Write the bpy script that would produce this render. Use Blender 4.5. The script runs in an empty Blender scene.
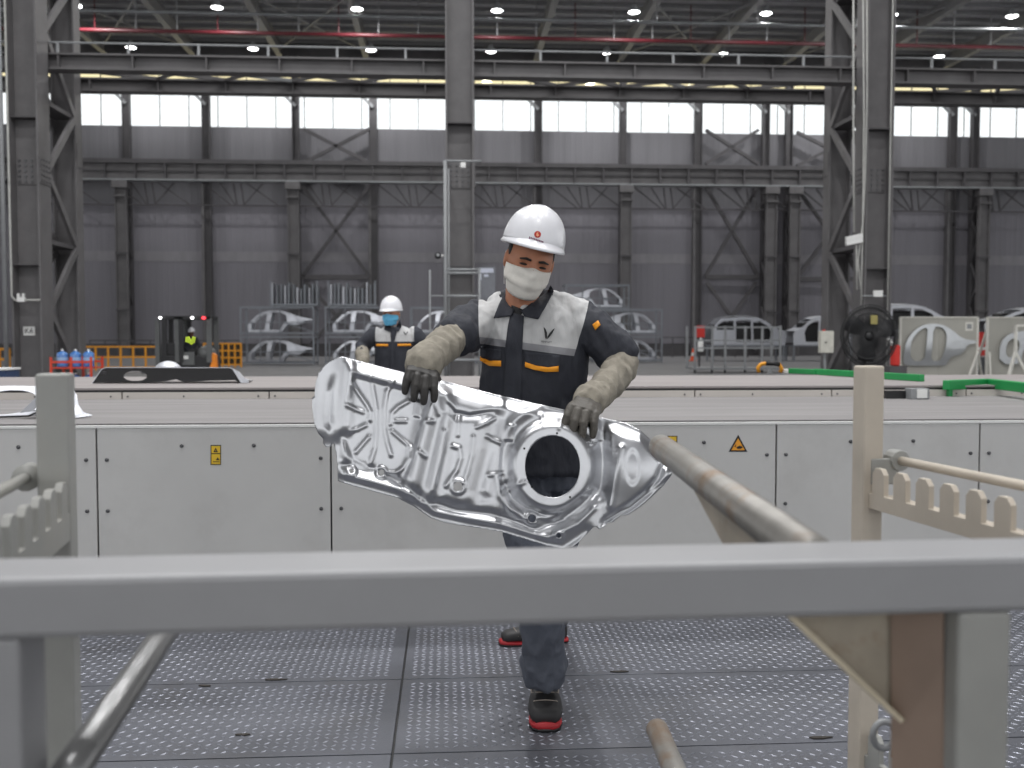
import bpy, bmesh, math, random
import numpy as np
from mathutils import Vector, Matrix, noise
from mathutils.bvhtree import BVHTree

random.seed(7)
SC = bpy.context.scene
COL = SC.collection
V = Vector

# ------------------------------------------------------------------ camera
FPX = 1000.0                      # focal length in pixels of the 1024x768 frame
EYE = V((0.0, 0.0, 1.37))
PITCH = math.atan(47.0 / FPX)
YAW = math.radians(3.7)           # turned slightly towards +X
cam_data = bpy.data.cameras.new('camera')
cam_data.sensor_width = 36.0
cam_data.lens = FPX / 1024.0 * 36.0
cam_data.clip_start = 0.05
cam_data.clip_end = 400.0
cam_data.dof.use_dof = True
cam_data.dof.focus_distance = 3.4
cam_data.dof.aperture_fstop = 4.0
cam = bpy.data.objects.new('camera', cam_data)
COL.objects.link(cam)
cam.location = EYE
cam.rotation_euler = (math.pi / 2 - PITCH, 0.0, -YAW)
SC.camera = cam
FWD = V((math.sin(YAW) * math.cos(PITCH), math.cos(YAW) * math.cos(PITCH), -math.sin(PITCH)))
RGT = V((math.cos(YAW), -math.sin(YAW), 0.0))
UPV = RGT.cross(FWD)
FLAT = V((math.sin(YAW), math.cos(YAW), 0.0))

# ------------------------------------------------------------------ world and exposure
SC.view_settings.view_transform = 'Standard'
SC.view_settings.look = 'None'
SC.view_settings.gamma = 1.0
SC.view_settings.use_curve_mapping = False
SC.view_settings.exposure = 0.10
world = bpy.data.worlds.new('overcast_sky')
SC.world = world
world.use_nodes = True
bg = world.node_tree.nodes['Background']
bg.inputs['Color'].default_value = (0.97, 0.985, 1.0, 1.0)
bg.inputs['Strength'].default_value = 1.38
LAMP_POWER = 640.0                # full for each added overhead lamp, part for the roof rows


def ray(px, py):
    return FWD + RGT * ((px - 512.0) / FPX) - UPV * ((py - 384.0) / FPX)


def at(px, py, d):                # point seen at a pixel, d metres deep
    return EYE + ray(px, py) * d


def hity(px, py, y):              # point seen at a pixel on the plane y
    r = ray(px, py)
    return EYE + r * ((y - EYE.y) / r.y)


def hitz(px, py, z):              # point seen at a pixel on the level z
    r = ray(px, py)
    return EYE + r * ((z - EYE.z) / r.z)


# ------------------------------------------------------------------ helpers
class MB:
    def __init__(self):
        self.v = []
        self.f = []

    def add(self, vs, fs):
        n = len(self.v)
        self.v += [tuple(p) for p in vs]
        self.f += [tuple(i + n for i in q) for q in fs]
        return self

    def box(self, x0, x1, y0, y1, z0, z1, M=None):
        vs = [V((x, y, z)) for z in (z0, z1) for y in (y0, y1) for x in (x0, x1)]
        if M is not None:
            vs = [M @ p for p in vs]
        return self.add(vs, [(0, 2, 3, 1), (4, 5, 7, 6), (0, 1, 5, 4), (2, 6, 7, 3), (0, 4, 6, 2), (1, 3, 7, 5)])

    def bar(self, p0, p1, w, h, up=(0, 0, 1)):
        p0, p1 = V(p0), V(p1)
        d = (p1 - p0).normalized()
        s = d.cross(V(up))
        if s.length < 1e-4:
            s = d.cross(V((1, 0, 0)))
        s.normalize()
        u = s.cross(d)
        vs = []
        for p in (p0, p1):
            for a, b in ((-1, -1), (1, -1), (1, 1), (-1, 1)):
                vs.append(p + s * (a * w / 2) + u * (b * h / 2))
        return self.add(vs, [(3, 2, 1, 0), (4, 5, 6, 7), (0, 1, 5, 4), (1, 2, 6, 5), (2, 3, 7, 6), (3, 0, 4, 7)])

    def tube(self, pts, r, n=10, closed=False):
        pts = [V(p) for p in pts]
        rs = r if isinstance(r, (list, tuple)) else [r] * len(pts)
        m = len(pts)
        dirs = []
        for i in range(m):
            if closed:
                t = pts[(i + 1) % m] - pts[i - 1]
            elif i == 0:
                t = pts[1] - pts[0]
            elif i == m - 1:
                t = pts[-1] - pts[-2]
            else:
                t = (pts[i + 1] - pts[i]).normalized() + (pts[i] - pts[i - 1]).normalized()
            dirs.append(t.normalized())
        ref = V((0, 0, 1)) if abs(dirs[0].z) < 0.9 else V((1, 0, 0))
        u = dirs[0].cross(ref).normalized()
        vs = []
        for i in range(m):
            u = (u - dirs[i] * u.dot(dirs[i])).normalized()
            w = dirs[i].cross(u)
            for k in range(n):
                a = 2 * math.pi * k / n
                vs.append(pts[i] + (u * math.cos(a) + w * math.sin(a)) * rs[i])
        fs = []
        for i in range(m if closed else m - 1):
            j = (i + 1) % m
            for k in range(n):
                l = (k + 1) % n
                fs.append((i * n + k, i * n + l, j * n + l, j * n + k))
        if not closed:
            fs.append(tuple(range(n - 1, -1, -1)))
            fs.append(tuple((m - 1) * n + k for k in range(n)))
        return self.add(vs, fs)

    def limb(self, pts, rs, n=16):
        """tube with rounded ends, for bodies"""
        pts = [V(p) for p in pts]
        a = (pts[0] - pts[1]).normalized()
        b = (pts[-1] - pts[-2]).normalized()
        P = [pts[0] + a * rs[0] * 0.9, pts[0] + a * rs[0] * 0.6] + pts + [pts[-1] + b * rs[-1] * 0.6, pts[-1] + b * rs[-1] * 0.9]
        R = [rs[0] * 0.35, rs[0] * 0.78] + list(rs) + [rs[-1] * 0.78, rs[-1] * 0.35]
        return self.tube(P, R, n)

    def rings(self, rings, cap=True):
        """loft: list of equally long closed point loops"""
        n = len(rings[0])
        vs = [p for r in rings for p in r]
        fs = []
        for i in range(len(rings) - 1):
            for k in range(n):
                l = (k + 1) % n
                fs.append((i * n + k, i * n + l, (i + 1) * n + l, (i + 1) * n + k))
        if cap:
            fs.append(tuple(range(n - 1, -1, -1)))
            fs.append(tuple((len(rings) - 1) * n + k for k in range(n)))
        return self.add(vs, fs)

    def lathe(self, prof, M=None, n=24, a0=0.0, a1=2 * math.pi):
        full = abs(a1 - a0 - 2 * math.pi) < 1e-6
        cnt = n if full else n + 1
        vs = []
        for r, z in prof:
            for k in range(cnt):
                a = a0 + (a1 - a0) * k / n
                p = V((r * math.cos(a), r * math.sin(a), z))
                vs.append(M @ p if M is not None else p)
        fs = []
        for i in range(len(prof) - 1):
            for k in range(n):
                l = (k + 1) % cnt
                fs.append((i * cnt + k, i * cnt + l, (i + 1) * cnt + l, (i + 1) * cnt + k))
        return self.add(vs, fs)

    def ell(self, c, r, M=None, n=16, m=10):
        c = V(c)
        vs, fs = [], []
        for i in range(m + 1):
            t = math.pi * (i + (0.02 if i == 0 else -0.02 if i == m else 0)) / m
            for k in range(n):
                a = 2 * math.pi * k / n
                p = V((r[0] * math.sin(t) * math.cos(a), r[1] * math.sin(t) * math.sin(a), -r[2] * math.cos(t)))
                vs.append(c + (M @ p if M is not None else p))
        for i in range(m):
            for k in range(n):
                l = (k + 1) % n
                fs.append((i * n + k, i * n + l, (i + 1) * n + l, (i + 1) * n + k))
        fs.append(tuple(range(n - 1, -1, -1)))
        fs.append(tuple(m * n + k for k in range(n)))
        return self.add(vs, fs)

    def prism(self, poly, vec):
        poly = [V(p) for p in poly]
        vec = V(vec)
        n = len(poly)
        vs = poly + [p + vec for p in poly]
        fs = [tuple(range(n - 1, -1, -1)), tuple(range(n, 2 * n))]
        for k in range(n):
            l = (k + 1) % n
            fs.append((k, l, n + l, n + k))
        return self.add(vs, fs)

    def mesh(self, name):
        me = bpy.data.meshes.new(name)
        me.from_pydata(self.v, [], self.f)
        me.update()
        return me


def fix_normals(me):
    bm = bmesh.new()
    bm.from_mesh(me)
    bmesh.ops.recalc_face_normals(bm, faces=bm.faces)
    bm.to_mesh(me)
    bm.free()


def rootmat(o):
    return Matrix.Translation(o.location) @ o.rotation_euler.to_matrix().to_4x4()


def ob(name, geo, m, parent=None, smooth=False, bevel=0.0, kind=None, label=None, solid=0.0, recalc=True, inv=True):
    me = geo.mesh(name) if isinstance(geo, MB) else geo
    if recalc:
        fix_normals(me)
    if m is not None and len(me.materials) == 0:
        me.materials.append(m)
    if smooth:
        me.polygons.foreach_set('use_smooth', [True] * len(me.polygons))
    o = bpy.data.objects.new(name, me)
    COL.objects.link(o)
    if parent is not None:
        o.parent = parent
        if parent.type == 'EMPTY' and inv:
            o.matrix_parent_inverse = rootmat(parent).inverted()
    if solid:
        md = o.modifiers.new('solid', 'SOLIDIFY')
        md.thickness = solid
        md.offset = 0.0
    if bevel:
        md = o.modifiers.new('bevel', 'BEVEL')
        md.width = bevel
        md.segments = 2
        md.limit_method = 'ANGLE'
        md.angle_limit = math.radians(40)
    if kind:
        o['kind'] = kind
    if label:
        o['label'] = label
    return o


def tag(o, label, cat, group=None, kind=None):
    o['label'] = label
    o['category'] = cat
    if group:
        o['group'] = group
    if kind:
        o['kind'] = kind
    return o


def thing(name, label, cat, loc=(0, 0, 0), rotz=0.0, group=None):
    o = bpy.data.objects.new(name, None)
    o.empty_display_size = 0.1
    COL.objects.link(o)
    o.location = loc
    o.rotation_euler = (0, 0, rotz)
    return tag(o, label, cat, group)


def place(root, loc, rotz=0.0):
    root.location = loc
    root.rotation_euler = (0, 0, rotz)
    return root


def copy_tree(o, parent=None):
    c = o.copy()
    COL.objects.link(c)
    c.parent = parent
    for ch in o.children:
        copy_tree(ch, c)
    return c


def lin(c):
    out = []
    for x in c[:3]:
        x = x / 255.0
        out.append(x / 12.92 if x <= 0.04045 else ((x + 0.055) / 1.055) ** 2.4)
    return out


MATS = {}


def mat(name, col, rough=0.5, metal=0.0, var=0.12, scale=5.0, bump=0.0, bscale=40.0, stretch=(1, 1, 1), coat=0.0, spots=0.0, spotcol=(60, 50, 45), spotscale=3.0, emit=0.0, alpha=1.0):
    """procedural painted / metal / cloth material: colour, mottling, spots of dirt or rust, fine relief"""
    if name in MATS:
        return MATS[name]
    m = bpy.data.materials.new(name)
    m.use_nodes = True
    nt = m.node_tree
    N, L = nt.nodes, nt.links
    b = N['Principled BSDF']
    c = lin(col)
    tc = N.new('ShaderNodeTexCoord')
    mp = N.new('ShaderNodeMapping')
    mp.inputs['Scale'].default_value = stretch
    L.new(tc.outputs['Object'], mp.inputs['Vector'])
    nz = N.new('ShaderNodeTexNoise')
    nz.inputs['Scale'].default_value = scale
    nz.inputs['Detail'].default_value = 5.0
    nz.inputs['Roughness'].default_value = 0.6
    L.new(mp.outputs['Vector'], nz.inputs['Vector'])
    rp = N.new('ShaderNodeValToRGB')
    rp.color_ramp.elements[0].position = 0.3
    rp.color_ramp.elements[1].position = 0.7
    rp.color_ramp.elements[0].color = [max(0, x * (1 - var)) for x in c] + [1]
    rp.color_ramp.elements[1].color = [min(1, x * (1 + var)) for x in c] + [1]
    L.new(nz.outputs['Fac'], rp.inputs['Fac'])
    src = rp.outputs['Color']
    if spots > 0:
        n2 = N.new('ShaderNodeTexNoise')
        n2.inputs['Scale'].default_value = spotscale
        n2.inputs['Detail'].default_value = 8.0
        n2.inputs['Roughness'].default_value = 0.7
        L.new(mp.outputs['Vector'], n2.inputs['Vector'])
        r2 = N.new('ShaderNodeValToRGB')
        r2.color_ramp.elements[0].position = 0.52
        r2.color_ramp.elements[1].position = 0.7
        r2.color_ramp.elements[0].color = (0, 0, 0, 1)
        r2.color_ramp.elements[1].color = (spots, spots, spots, 1)
        L.new(n2.outputs['Fac'], r2.inputs['Fac'])
        mx = N.new('ShaderNodeMix')
        mx.data_type = 'RGBA'
        L.new(r2.outputs['Color'], mx.inputs['Factor'])
        L.new(src, mx.inputs['A'])
        mx.inputs['B'].default_value = lin(spotcol) + [1]
        src = mx.outputs['Result']
    L.new(src, b.inputs['Base Color'])
    b.inputs['Roughness'].default_value = rough
    b.inputs['Metallic'].default_value = metal
    if coat:
        b.inputs['Coat Weight'].default_value = coat
    if emit:
        L.new(src, b.inputs['Emission Color'])
        b.inputs['Emission Strength'].default_value = emit
    if alpha < 1:
        b.inputs['Alpha'].default_value = alpha
    if bump:
        n3 = N.new('ShaderNodeTexNoise')
        n3.inputs['Scale'].default_value = bscale
        n3.inputs['Detail'].default_value = 4.0
        L.new(mp.outputs['Vector'], n3.inputs['Vector'])
        bp = N.new('ShaderNodeBump')
        bp.inputs['Strength'].default_value = bump
        bp.inputs['Distance'].default_value = 0.01
        L.new(n3.outputs['Fac'], bp.inputs['Height'])
        L.new(bp.outputs['Normal'], b.inputs['Normal'])
    MATS[name] = m
    return m


def text_mesh(txt, size, extrude=0.0):
    cu = bpy.data.curves.new('lettering', 'FONT')
    cu.body = txt
    cu.size = size
    cu.align_x = 'CENTER'
    cu.align_y = 'CENTER'
    cu.extrude = extrude
    o = bpy.data.objects.new('lettering_tmp', cu)
    COL.objects.link(o)
    dg = bpy.context.evaluated_depsgraph_get()
    me = bpy.data.meshes.new_from_object(o.evaluated_get(dg))
    bpy.data.objects.remove(o)
    bpy.data.curves.remove(cu)
    me.materials.clear()
    return me


def put(me, M):
    me.transform(M)
    me.update()
    return me


def frame(origin, x, y, z):
    M = Matrix((V(x), V(y), V(z))).transposed().to_4x4()
    M.translation = V(origin)
    return M


def flat_shape(outer, holes=()):
    """planar mesh (x, 0, z) with holes, from outlines"""
    bm = bmesh.new()
    edges = []
    for loop in [outer] + list(holes):
        vs = [bm.verts.new((p[0], 0, p[1])) for p in loop]
        for i in range(len(vs)):
            edges.append(bm.edges.new((vs[i], vs[(i + 1) % len(vs)])))
    bmesh.ops.triangle_fill(bm, use_beauty=True, use_dissolve=False, edges=edges)
    return bm


def smooth_loop(pts, it=2):
    for _ in range(it):
        out = []
        n = len(pts)
        for i in range(n):
            a, b = pts[i], pts[(i + 1) % n]
            out.append((a[0] * .75 + b[0] * .25, a[1] * .75 + b[1] * .25))
            out.append((a[0] * .25 + b[0] * .75, a[1] * .25 + b[1] * .75))
        pts = out
    return pts


def remeshed(mb, voxel, smooth=4, fac=0.5, dec=None):
    """union of closed shapes into one continuous skin"""
    me = mb.mesh('tmp')
    fix_normals(me)
    o = bpy.data.objects.new('tmp', me)
    COL.objects.link(o)
    r = o.modifiers.new('r', 'REMESH')
    r.mode = 'VOXEL'
    r.voxel_size = voxel
    if smooth:
        s = o.modifiers.new('s', 'SMOOTH')
        s.iterations = smooth
        s.factor = fac
    dg = bpy.context.evaluated_depsgraph_get()
    out = bpy.data.meshes.new_from_object(o.evaluated_get(dg))
    bpy.data.objects.remove(o)
    bpy.data.meshes.remove(me)
    return out


ORD = ['first', 'second', 'third', 'fourth', 'fifth', 'sixth', 'seventh', 'eighth', 'ninth', 'tenth', 'eleventh', 'twelfth', 'thirteenth', 'fourteenth']

# ------------------------------------------------------------------ materials
M_STEEL = mat('grey_steel_paint', (99, 97, 98), 0.55, 0.0, 0.18, 1.2, spots=0.25, spotcol=(76, 73, 72), spotscale=1.5)
M_STEELD = mat('dark_steel_paint', (77, 75, 77), 0.6, 0.0, 0.18, 1.2)
M_STEELL = mat('light_steel_paint', (142, 144, 146), 0.5, 0.1, 0.15, 1.5)
M_WALL = mat('grey_cladding', (122, 120, 126), 0.7, 0.0, 0.10, 0.5, stretch=(3, 1, 0.12), spots=0.25, spotcol=(106, 104, 109), spotscale=0.5)
M_WALL2 = mat('upper_grey_cladding', (118, 117, 121), 0.7, 0.0, 0.08, 0.5, stretch=(3, 1, 0.15))
M_ROOF = mat('roof_sheet', (196, 196, 198), 0.6, 0.0, 0.12, 0.6)
M_PURLIN = mat('purlin_steel', (136, 136, 138), 0.6)
M_CONC = mat('concrete_floor', (116, 115, 116), 0.6, 0.0, 0.15, 0.7, spots=0.3, spotcol=(100, 99, 100), spotscale=0.6, bump=0.05)
M_RED = mat('red_pipe_paint', (86, 24, 32), 0.45, 0.0, 0.1)
M_WHITE = mat('white_paint', (226, 226, 224), 0.5, 0.0, 0.05)
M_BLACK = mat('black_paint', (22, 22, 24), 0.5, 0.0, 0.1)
M_YEL = mat('yellow_rail_paint', (222, 150, 30), 0.5, 0.0, 0.1)
M_CABLE = mat('white_cable', (172, 172, 168), 0.5)
M_BOLT = mat('dark_bolt', (92, 92, 94), 0.35, 0.7, 0.1)
# ------------------------------------------------------------------ the hall
YW = 72.0                                   # far wall
Z_SILL = hity(460, 130, YW).z
Z_TOP = hity(460, 56, YW).z
Z_ROOF = Z_TOP + 0.5
o = ob('floor', MB().box(-75, 75, -45, YW + 0.6, -0.25, 0.0), M_CONC, kind='structure')

wall = ob('wall_back', MB().box(-75, 75, YW, YW + 0.35, 0, 0.9), M_STEELD, kind='structure')
bay_edges = [-75 + 6.0 * i + 0.35 for i in range(26)]
sheet_lo = MB()
n_rib = 15
Zs = hity(460, 205, YW).z
for part, (z0, z1, m, y0) in (('lo', (0.9, Zs, M_WALL, YW - 0.10)), ('hi', (Zs, Z_SILL, M_WALL2, YW))):
    mb = MB()
    for r in range(n_rib):                  # ribbed sheet, one bay wide
        a = r * 0.4
        mb.add([(a, 0, z0), (a + 0.30, 0, z0), (a + 0.33, -0.012, z0), (a + 0.37, -0.012, z0), (a + 0.40, 0, z0),
                (a, 0, z1), (a + 0.30, 0, z1), (a + 0.33, -0.012, z1), (a + 0.37, -0.012, z1), (a + 0.40, 0, z1)],
               [(0, 1, 6, 5), (1, 2, 7, 6), (2, 3, 8, 7), (3, 4, 9, 8)])
    mb.add([(0, 0.0, z1), (6, 0, z1), (6, 0.3, z1), (0, 0.3, z1)], [(0, 1, 2, 3)])
    first = None
    for x in bay_edges[:-1]:
        if first is None:
            first = ob('cladding_panel', mb, m, wall, recalc=False)
            q = first
        else:
            q = first.copy()
            COL.objects.link(q)
        q.location = (x, y0, 0)
# pale band on the cladding
zb = hity(460, 258, YW).z
ob('light_band', MB().box(-75, 75, YW - 0.135, YW - 0.105, zb - 0.35, zb + 0.35), mat('pale_band', (130, 128, 132), 0.6, 0, 0.1, 0.5, stretch=(3, 1, 1)), wall)

# clerestory windows between the far columns
win_frame = ob('window_1', MB().box(-75, 75, YW + 0.05, YW + 0.25, Z_SILL - 0.15, Z_SILL).box(-75, 75, YW + 0.05, YW + 0.25, Z_TOP - 0.25, Z_TOP + 0.9), M_STEELD, kind='structure')
m_pane = bpy.data.materials.new('clear_window_pane')
m_pane.use_nodes = True
nt = m_pane.node_tree
nt.nodes.remove(nt.nodes['Principled BSDF'])
tr = nt.nodes.new('ShaderNodeBsdfTransparent')
tr.inputs['Color'].default_value = (0.97, 0.98, 0.98, 1)
gl = nt.nodes.new('ShaderNodeBsdfGlossy')
gl.inputs['Roughness'].default_value = 0.05
fr = nt.nodes.new('ShaderNodeFresnel')
mxs = nt.nodes.new('ShaderNodeMixShader')
nt.links.new(fr.outputs[0], mxs.inputs[0])
nt.links.new(tr.outputs[0], mxs.inputs[1])
nt.links.new(gl.outputs[0], mxs.inputs[2])
nt.links.new(mxs.outputs[0], nt.nodes['Material Output'].inputs[0])
m_panew = m_pane.copy()
m_panew.name = 'yellowed_window_pane'
for n_ in m_panew.node_tree.nodes:
    if n_.type == 'BSDF_TRANSPARENT':
        n_.inputs['Color'].default_value = (0.92, 0.86, 0.66, 1)
Z_MID = hity(460, 97, YW).z
pane_lo = MB().box(0.03, 1.97, 0, 0.02, Z_SILL, Z_MID - 0.05)
pane_hi = MB().box(0.03, 1.97, 0, 0.02, Z_MID + 0.05, Z_TOP)
pl = ph = None
mull = None
x = -48.0
i = 0
while x < 52:
    if pl is None:
        pl = ob('pane', pane_lo, m_pane, win_frame)
        ph = ob('pane', pane_hi, m_panew, win_frame)
        mull = ob('mullion', MB().box(-0.03, 0.03, -0.03, 0.05, Z_SILL, Z_TOP), M_STEELD, win_frame)
        q = (pl, ph, mull)
    else:
        q = (pl.copy(), ph.copy(), mull.copy())
        for k in q:
            COL.objects.link(k)
    for k in q:
        k.location = (x, YW + 0.12, 0)
    x += 2.0
ob('transom', MB().box(-75, 75, YW + 0.08, YW + 0.18, Z_MID - 0.05, Z_MID + 0.05), M_STEELD, win_frame)

# roof: sheets, purlins, rafters
roof = ob('ceiling', MB().box(-75, 75, -45, YW + 0.8, Z_ROOF + 0.35, Z_ROOF + 0.55), M_ROOF, kind='structure')
pur = None
for k in range(48):
    y = YW - 0.4 - 1.5 * k
    if pur is None:
        pur = ob('purlin', MB().box(-75, 75, -0.05, 0.05, Z_ROOF + 0.07, Z_ROOF + 0.35), M_PURLIN, roof)
        q = pur
    else:
        q = pur.copy()
        COL.objects.link(q)
    q.location = (0, y, 0)
raf = None
XC0 = hity(460, 250, 28.0).x
for k in range(-6, 7):
    if raf is None:
        mb = MB().box(-0.05, 0.05, 30, YW - 0.2, Z_ROOF - 0.75, Z_ROOF + 0.05)
        mb.box(-0.2, 0.2, 30, YW - 0.2, Z_ROOF - 0.8, Z_ROOF - 0.75).box(-0.2, 0.2, 30, YW - 0.2, Z_ROOF + 0.02, Z_ROOF + 0.06)
        raf = ob('rafter', mb, M_PURLIN, roof)
        q = raf
    else:
        q = raf.copy()
        COL.objects.link(q)
    q.location = (XC0 + 6.0 * k, 0, 0)
brc = None
for k in range(-6, 6):                       # horizontal wind bracing under the roof
    if k % 2 == 0 and k not in (0,):
        mb = MB()
        mb.bar((XC0 + 6 * k, YW - 12, Z_ROOF - 0.4), (XC0 + 6 * k + 6, YW - 0.5, Z_ROOF - 0.4), 0.12, 0.12)
        ob('roof_brace', mb, M_PURLIN, roof)
        ob('roof_brace', MB().bar((XC0 + 6 * k + 6, YW - 12, Z_ROOF - 0.4), (XC0 + 6 * k, YW - 0.5, Z_ROOF - 0.4), 0.12, 0.12), M_PURLIN, roof)

# red sprinkler main with drops
yp = 62.0
zp = hity(300, 34, yp).z
pipe = thing('sprinkler_pipe', 'long dark red sprinkler main running under the roof purlins', 'pipe', (0, yp, zp))
ob('main_pipe', MB().tube([(-60, yp, zp), (60, yp, zp)], 0.12, 10), M_RED, pipe, smooth=True)
for k in range(-16, 17):
    xx = k * 2.4 + 0.7
    ob('dropper', MB().tube([(xx, yp, zp + 0.1), (xx, yp, Z_ROOF + 0.1)], 0.04, 6), M_RED if k % 3 == 0 else M_PURLIN, pipe)
pipe2 = thing('service_pipe', 'thin grey service pipe under the roof above the red main', 'pipe', (0, 59, zp))
z2 = hity(300, 15, 59.0).z
ob('pipe_run', MB().tube([(-60, 59, z2), (60, 59, z2)], 0.09, 8), M_STEELL, pipe2, smooth=True)
for k in range(-8, 9):
    ob('hanger', MB().tube([(XC0 + 6 * k, 59, z2), (XC0 + 6 * k, 59, Z_ROOF)], 0.03, 6), M_PURLIN, pipe2)

# high-bay lamps
m_lens = mat('lamp_lens', (255, 255, 255), 0.5, emit=14.0, var=0.0)


def lamp_proto():
    t = thing('high_bay_lamp', '', 'lamp')
    ob('housing', MB().lathe([(0.0, 0.42), (0.12, 0.42), (0.16, 0.30), (0.30, 0.10), (0.36, 0.0), (0.34, -0.02)], n=16), M_STEELL, t, smooth=True)
    ob('lens', MB().lathe([(0.34, -0.01), (0.25, -0.06), (0.0, -0.09)], n=16), m_lens, t, smooth=True)
    ob('hanger', MB().tube([(0, 0, 0.4), (0, 0, 1.5)], 0.02, 6), M_PURLIN, t)
    return t


lamp0 = lamp_proto()
zl = Z_ROOF - 1.15
used0 = False
rows = [(47, [131, 253, 371, 491, 607, 723, 833, 939], 'far row', 49), (6, [76, 217, 357, 497, 634, 766, 892, 1012], 'near row', 10)]
for py, xs, rw, _ in rows:
    for i, px in enumerate(xs):
        yy = py + (px - 100) * 0.011
        p = hitz(px, yy, zl)
        t = lamp0 if not used0 else copy_tree(lamp0)
        used0 = True
        t.location = p
        t['label'] = 'white high-bay lamp under the roof, %s in the %s from the forklift side' % (ORD[i], rw)
        t['group'] = 'high-bay lamps under the hall roof'
        if i % 2 == 0:
            ld = bpy.data.lights.new('lamp_light', 'AREA')
            ld.shape = 'DISK'
            ld.size = 0.6
            ld.energy = LAMP_POWER * 0.35
            lo = bpy.data.objects.new('lamp_light', ld)
            COL.objects.link(lo)
            lo.parent = t
            lo.location = (0, 0, -0.12)
# unseen copies of the lamp, added to light the working area from above
for i, (lx, ly) in enumerate([(-10, 6), (-3.5, 1), (3.5, 1), (10, 6), (-3.5, 8), (3.5, 8), (-9, 18), (0, 18), (9, 18), (-9, 32), (0, 34), (9, 32), (0, -7)]):
    t = copy_tree(lamp0)
    t.location = (lx, ly, zl)
    for ch in list(t.children):
        if ch.type == 'LIGHT':
            bpy.data.objects.remove(ch)
    t['label'] = 'added unseen white high-bay lamp over the work area, outside the picture, %s one' % ORD[i]
    t['group'] = 'added lamps over the work area'
    ld = bpy.data.lights.new('lamp_light', 'AREA')
    ld.shape = 'DISK'
    ld.size = 1.2
    ld.energy = LAMP_POWER
    lo = bpy.data.objects.new('lamp_light', ld)
    COL.objects.link(lo)
    lo.parent = t
    lo.location = (0, 0, -0.12)

# ------------------------------------------------------------------ far wall columns and runway
Z_RT, Z_RB = hity(460, 163, YW - 1.9).z, hity(460, 184, YW - 1.9).z


def isec(mb, x, y, z0, z1, w, d, t=0.05):
    mb.box(x - w / 2, x - w / 2 + t, y - d / 2, y + d / 2, z0, z1)
    mb.box(x + w / 2 - t, x + w / 2, y - d / 2, y + d / 2, z0, z1)
    mb.box(x - w / 2 + t, x + w / 2 - t, y - t / 2, y + t / 2, z0, z1)
    return mb


def far_main():
    t = thing('wall_column', '', 'column')
    ob('wall_leg', isec(MB(), 0, -0.45, 0, Z_TOP - 0.3, 0.5, 0.5), M_STEELD, t)
    ob('runway_leg', isec(MB(), 0, -1.9, 0, Z_RB - 0.5, 0.75, 0.45), M_STEEL, t)
    ob('runway_cap', MB().box(-0.5, 0.5, -2.3, -1.5, Z_RB - 0.5, Z_RB - 0.02).box(-0.42, 0.42, -2.34, -1.46, Z_RB - 1.1, Z_RB - 1.02), M_STEEL, t)
    z = 0.4
    k = 0
    while z < Z_RB - 1.6:
        a, b = (-1.75, -0.6) if k % 2 else (-0.6, -1.75)
        ob('lacing', MB().bar((-0.25, a, z), (-0.25, b, z + 1.6), 0.16, 0.1, up=(1, 0, 0)), M_STEELD, t)
        ob('lacing', MB().bar((0.25, a, z), (0.25, b, z + 1.6), 0.16, 0.1, up=(1, 0, 0)), M_STEELD, t)
        z += 1.6
        k += 1
    for zz in (hity(460, 258, YW).z, hity(460, 312, YW).z):
        ob('splice_plate', MB().box(-0.40, 0.40, -2.16, -1.64, zz, zz + 0.12), M_STEELD, t)
    ob('head_bracket', MB().bar((0.0, -0.5, Z_SILL + 1.4), (-0.7, -0.5, Z_SILL + 2.1), 0.2, 0.25, up=(0, 1, 0)), M_STEELL, t)
    return t


def far_post():
    t = thing('wind_post', '', 'column')
    ob('post', isec(MB(), 0, -0.42, 0, Z_TOP - 0.36, 0.55, 0.45), M_STEELD, t)
    ob('post_cover', MB().box(-0.36, -0.18, -0.68, -0.18, 0, Z_RB), M_STEEL, t)
    ob('head_bracket', MB().bar((0.0, -0.5, Z_SILL + 1.4), (-0.7, -0.5, Z_SILL + 2.1), 0.2, 0.25, up=(0, 1, 0)), M_STEELL, t)
    return t


fm, fp = far_main(), far_post()
um = up_ = False
far_x = {}
main_names = {-45: 'beyond the big lattice column by the water bottles', 129: 'behind the forklift mast side of the yellow railing', 297: 'behind the stacked car-side racks', 460: 'hidden behind the central ladder column',
              622: 'behind the rack of car sides beside the main worker', 764: 'dark one of the twin pair behind the steel trolley', 787: 'second of the twin pair behind the steel trolley', 972: 'above the display board and the van body', 1140: 'beyond the second display board'}
for px, txt in main_names.items():
    t = fm if not um else copy_tree(fm)
    um = True
    x = hity(px, 250, YW - 0.4).x
    far_x[px] = x
    t.location = (x, YW, 0)
    t['label'] = 'grey laced wall column ' + txt
    t['group'] = 'columns along the far wall'
post_names = {40: 'seen past the near lattice column', 208: 'rising just behind the forklift', 374: 'rising above the masked second worker', 538: 'directly above the main white helmet', 697: 'beside the red fire extinguisher box', 884: 'behind the near column with the fan', 950: 'behind the van body'}
for px, txt in post_names.items():
    t = fp if not up_ else copy_tree(fp)
    up_ = True
    x = hity(px, 250, YW - 0.4).x
    t.location = (x, YW, 0)
    t['label'] = 'slim grey wind post of the far wall ' + txt
    t['group'] = 'columns along the far wall'

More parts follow.
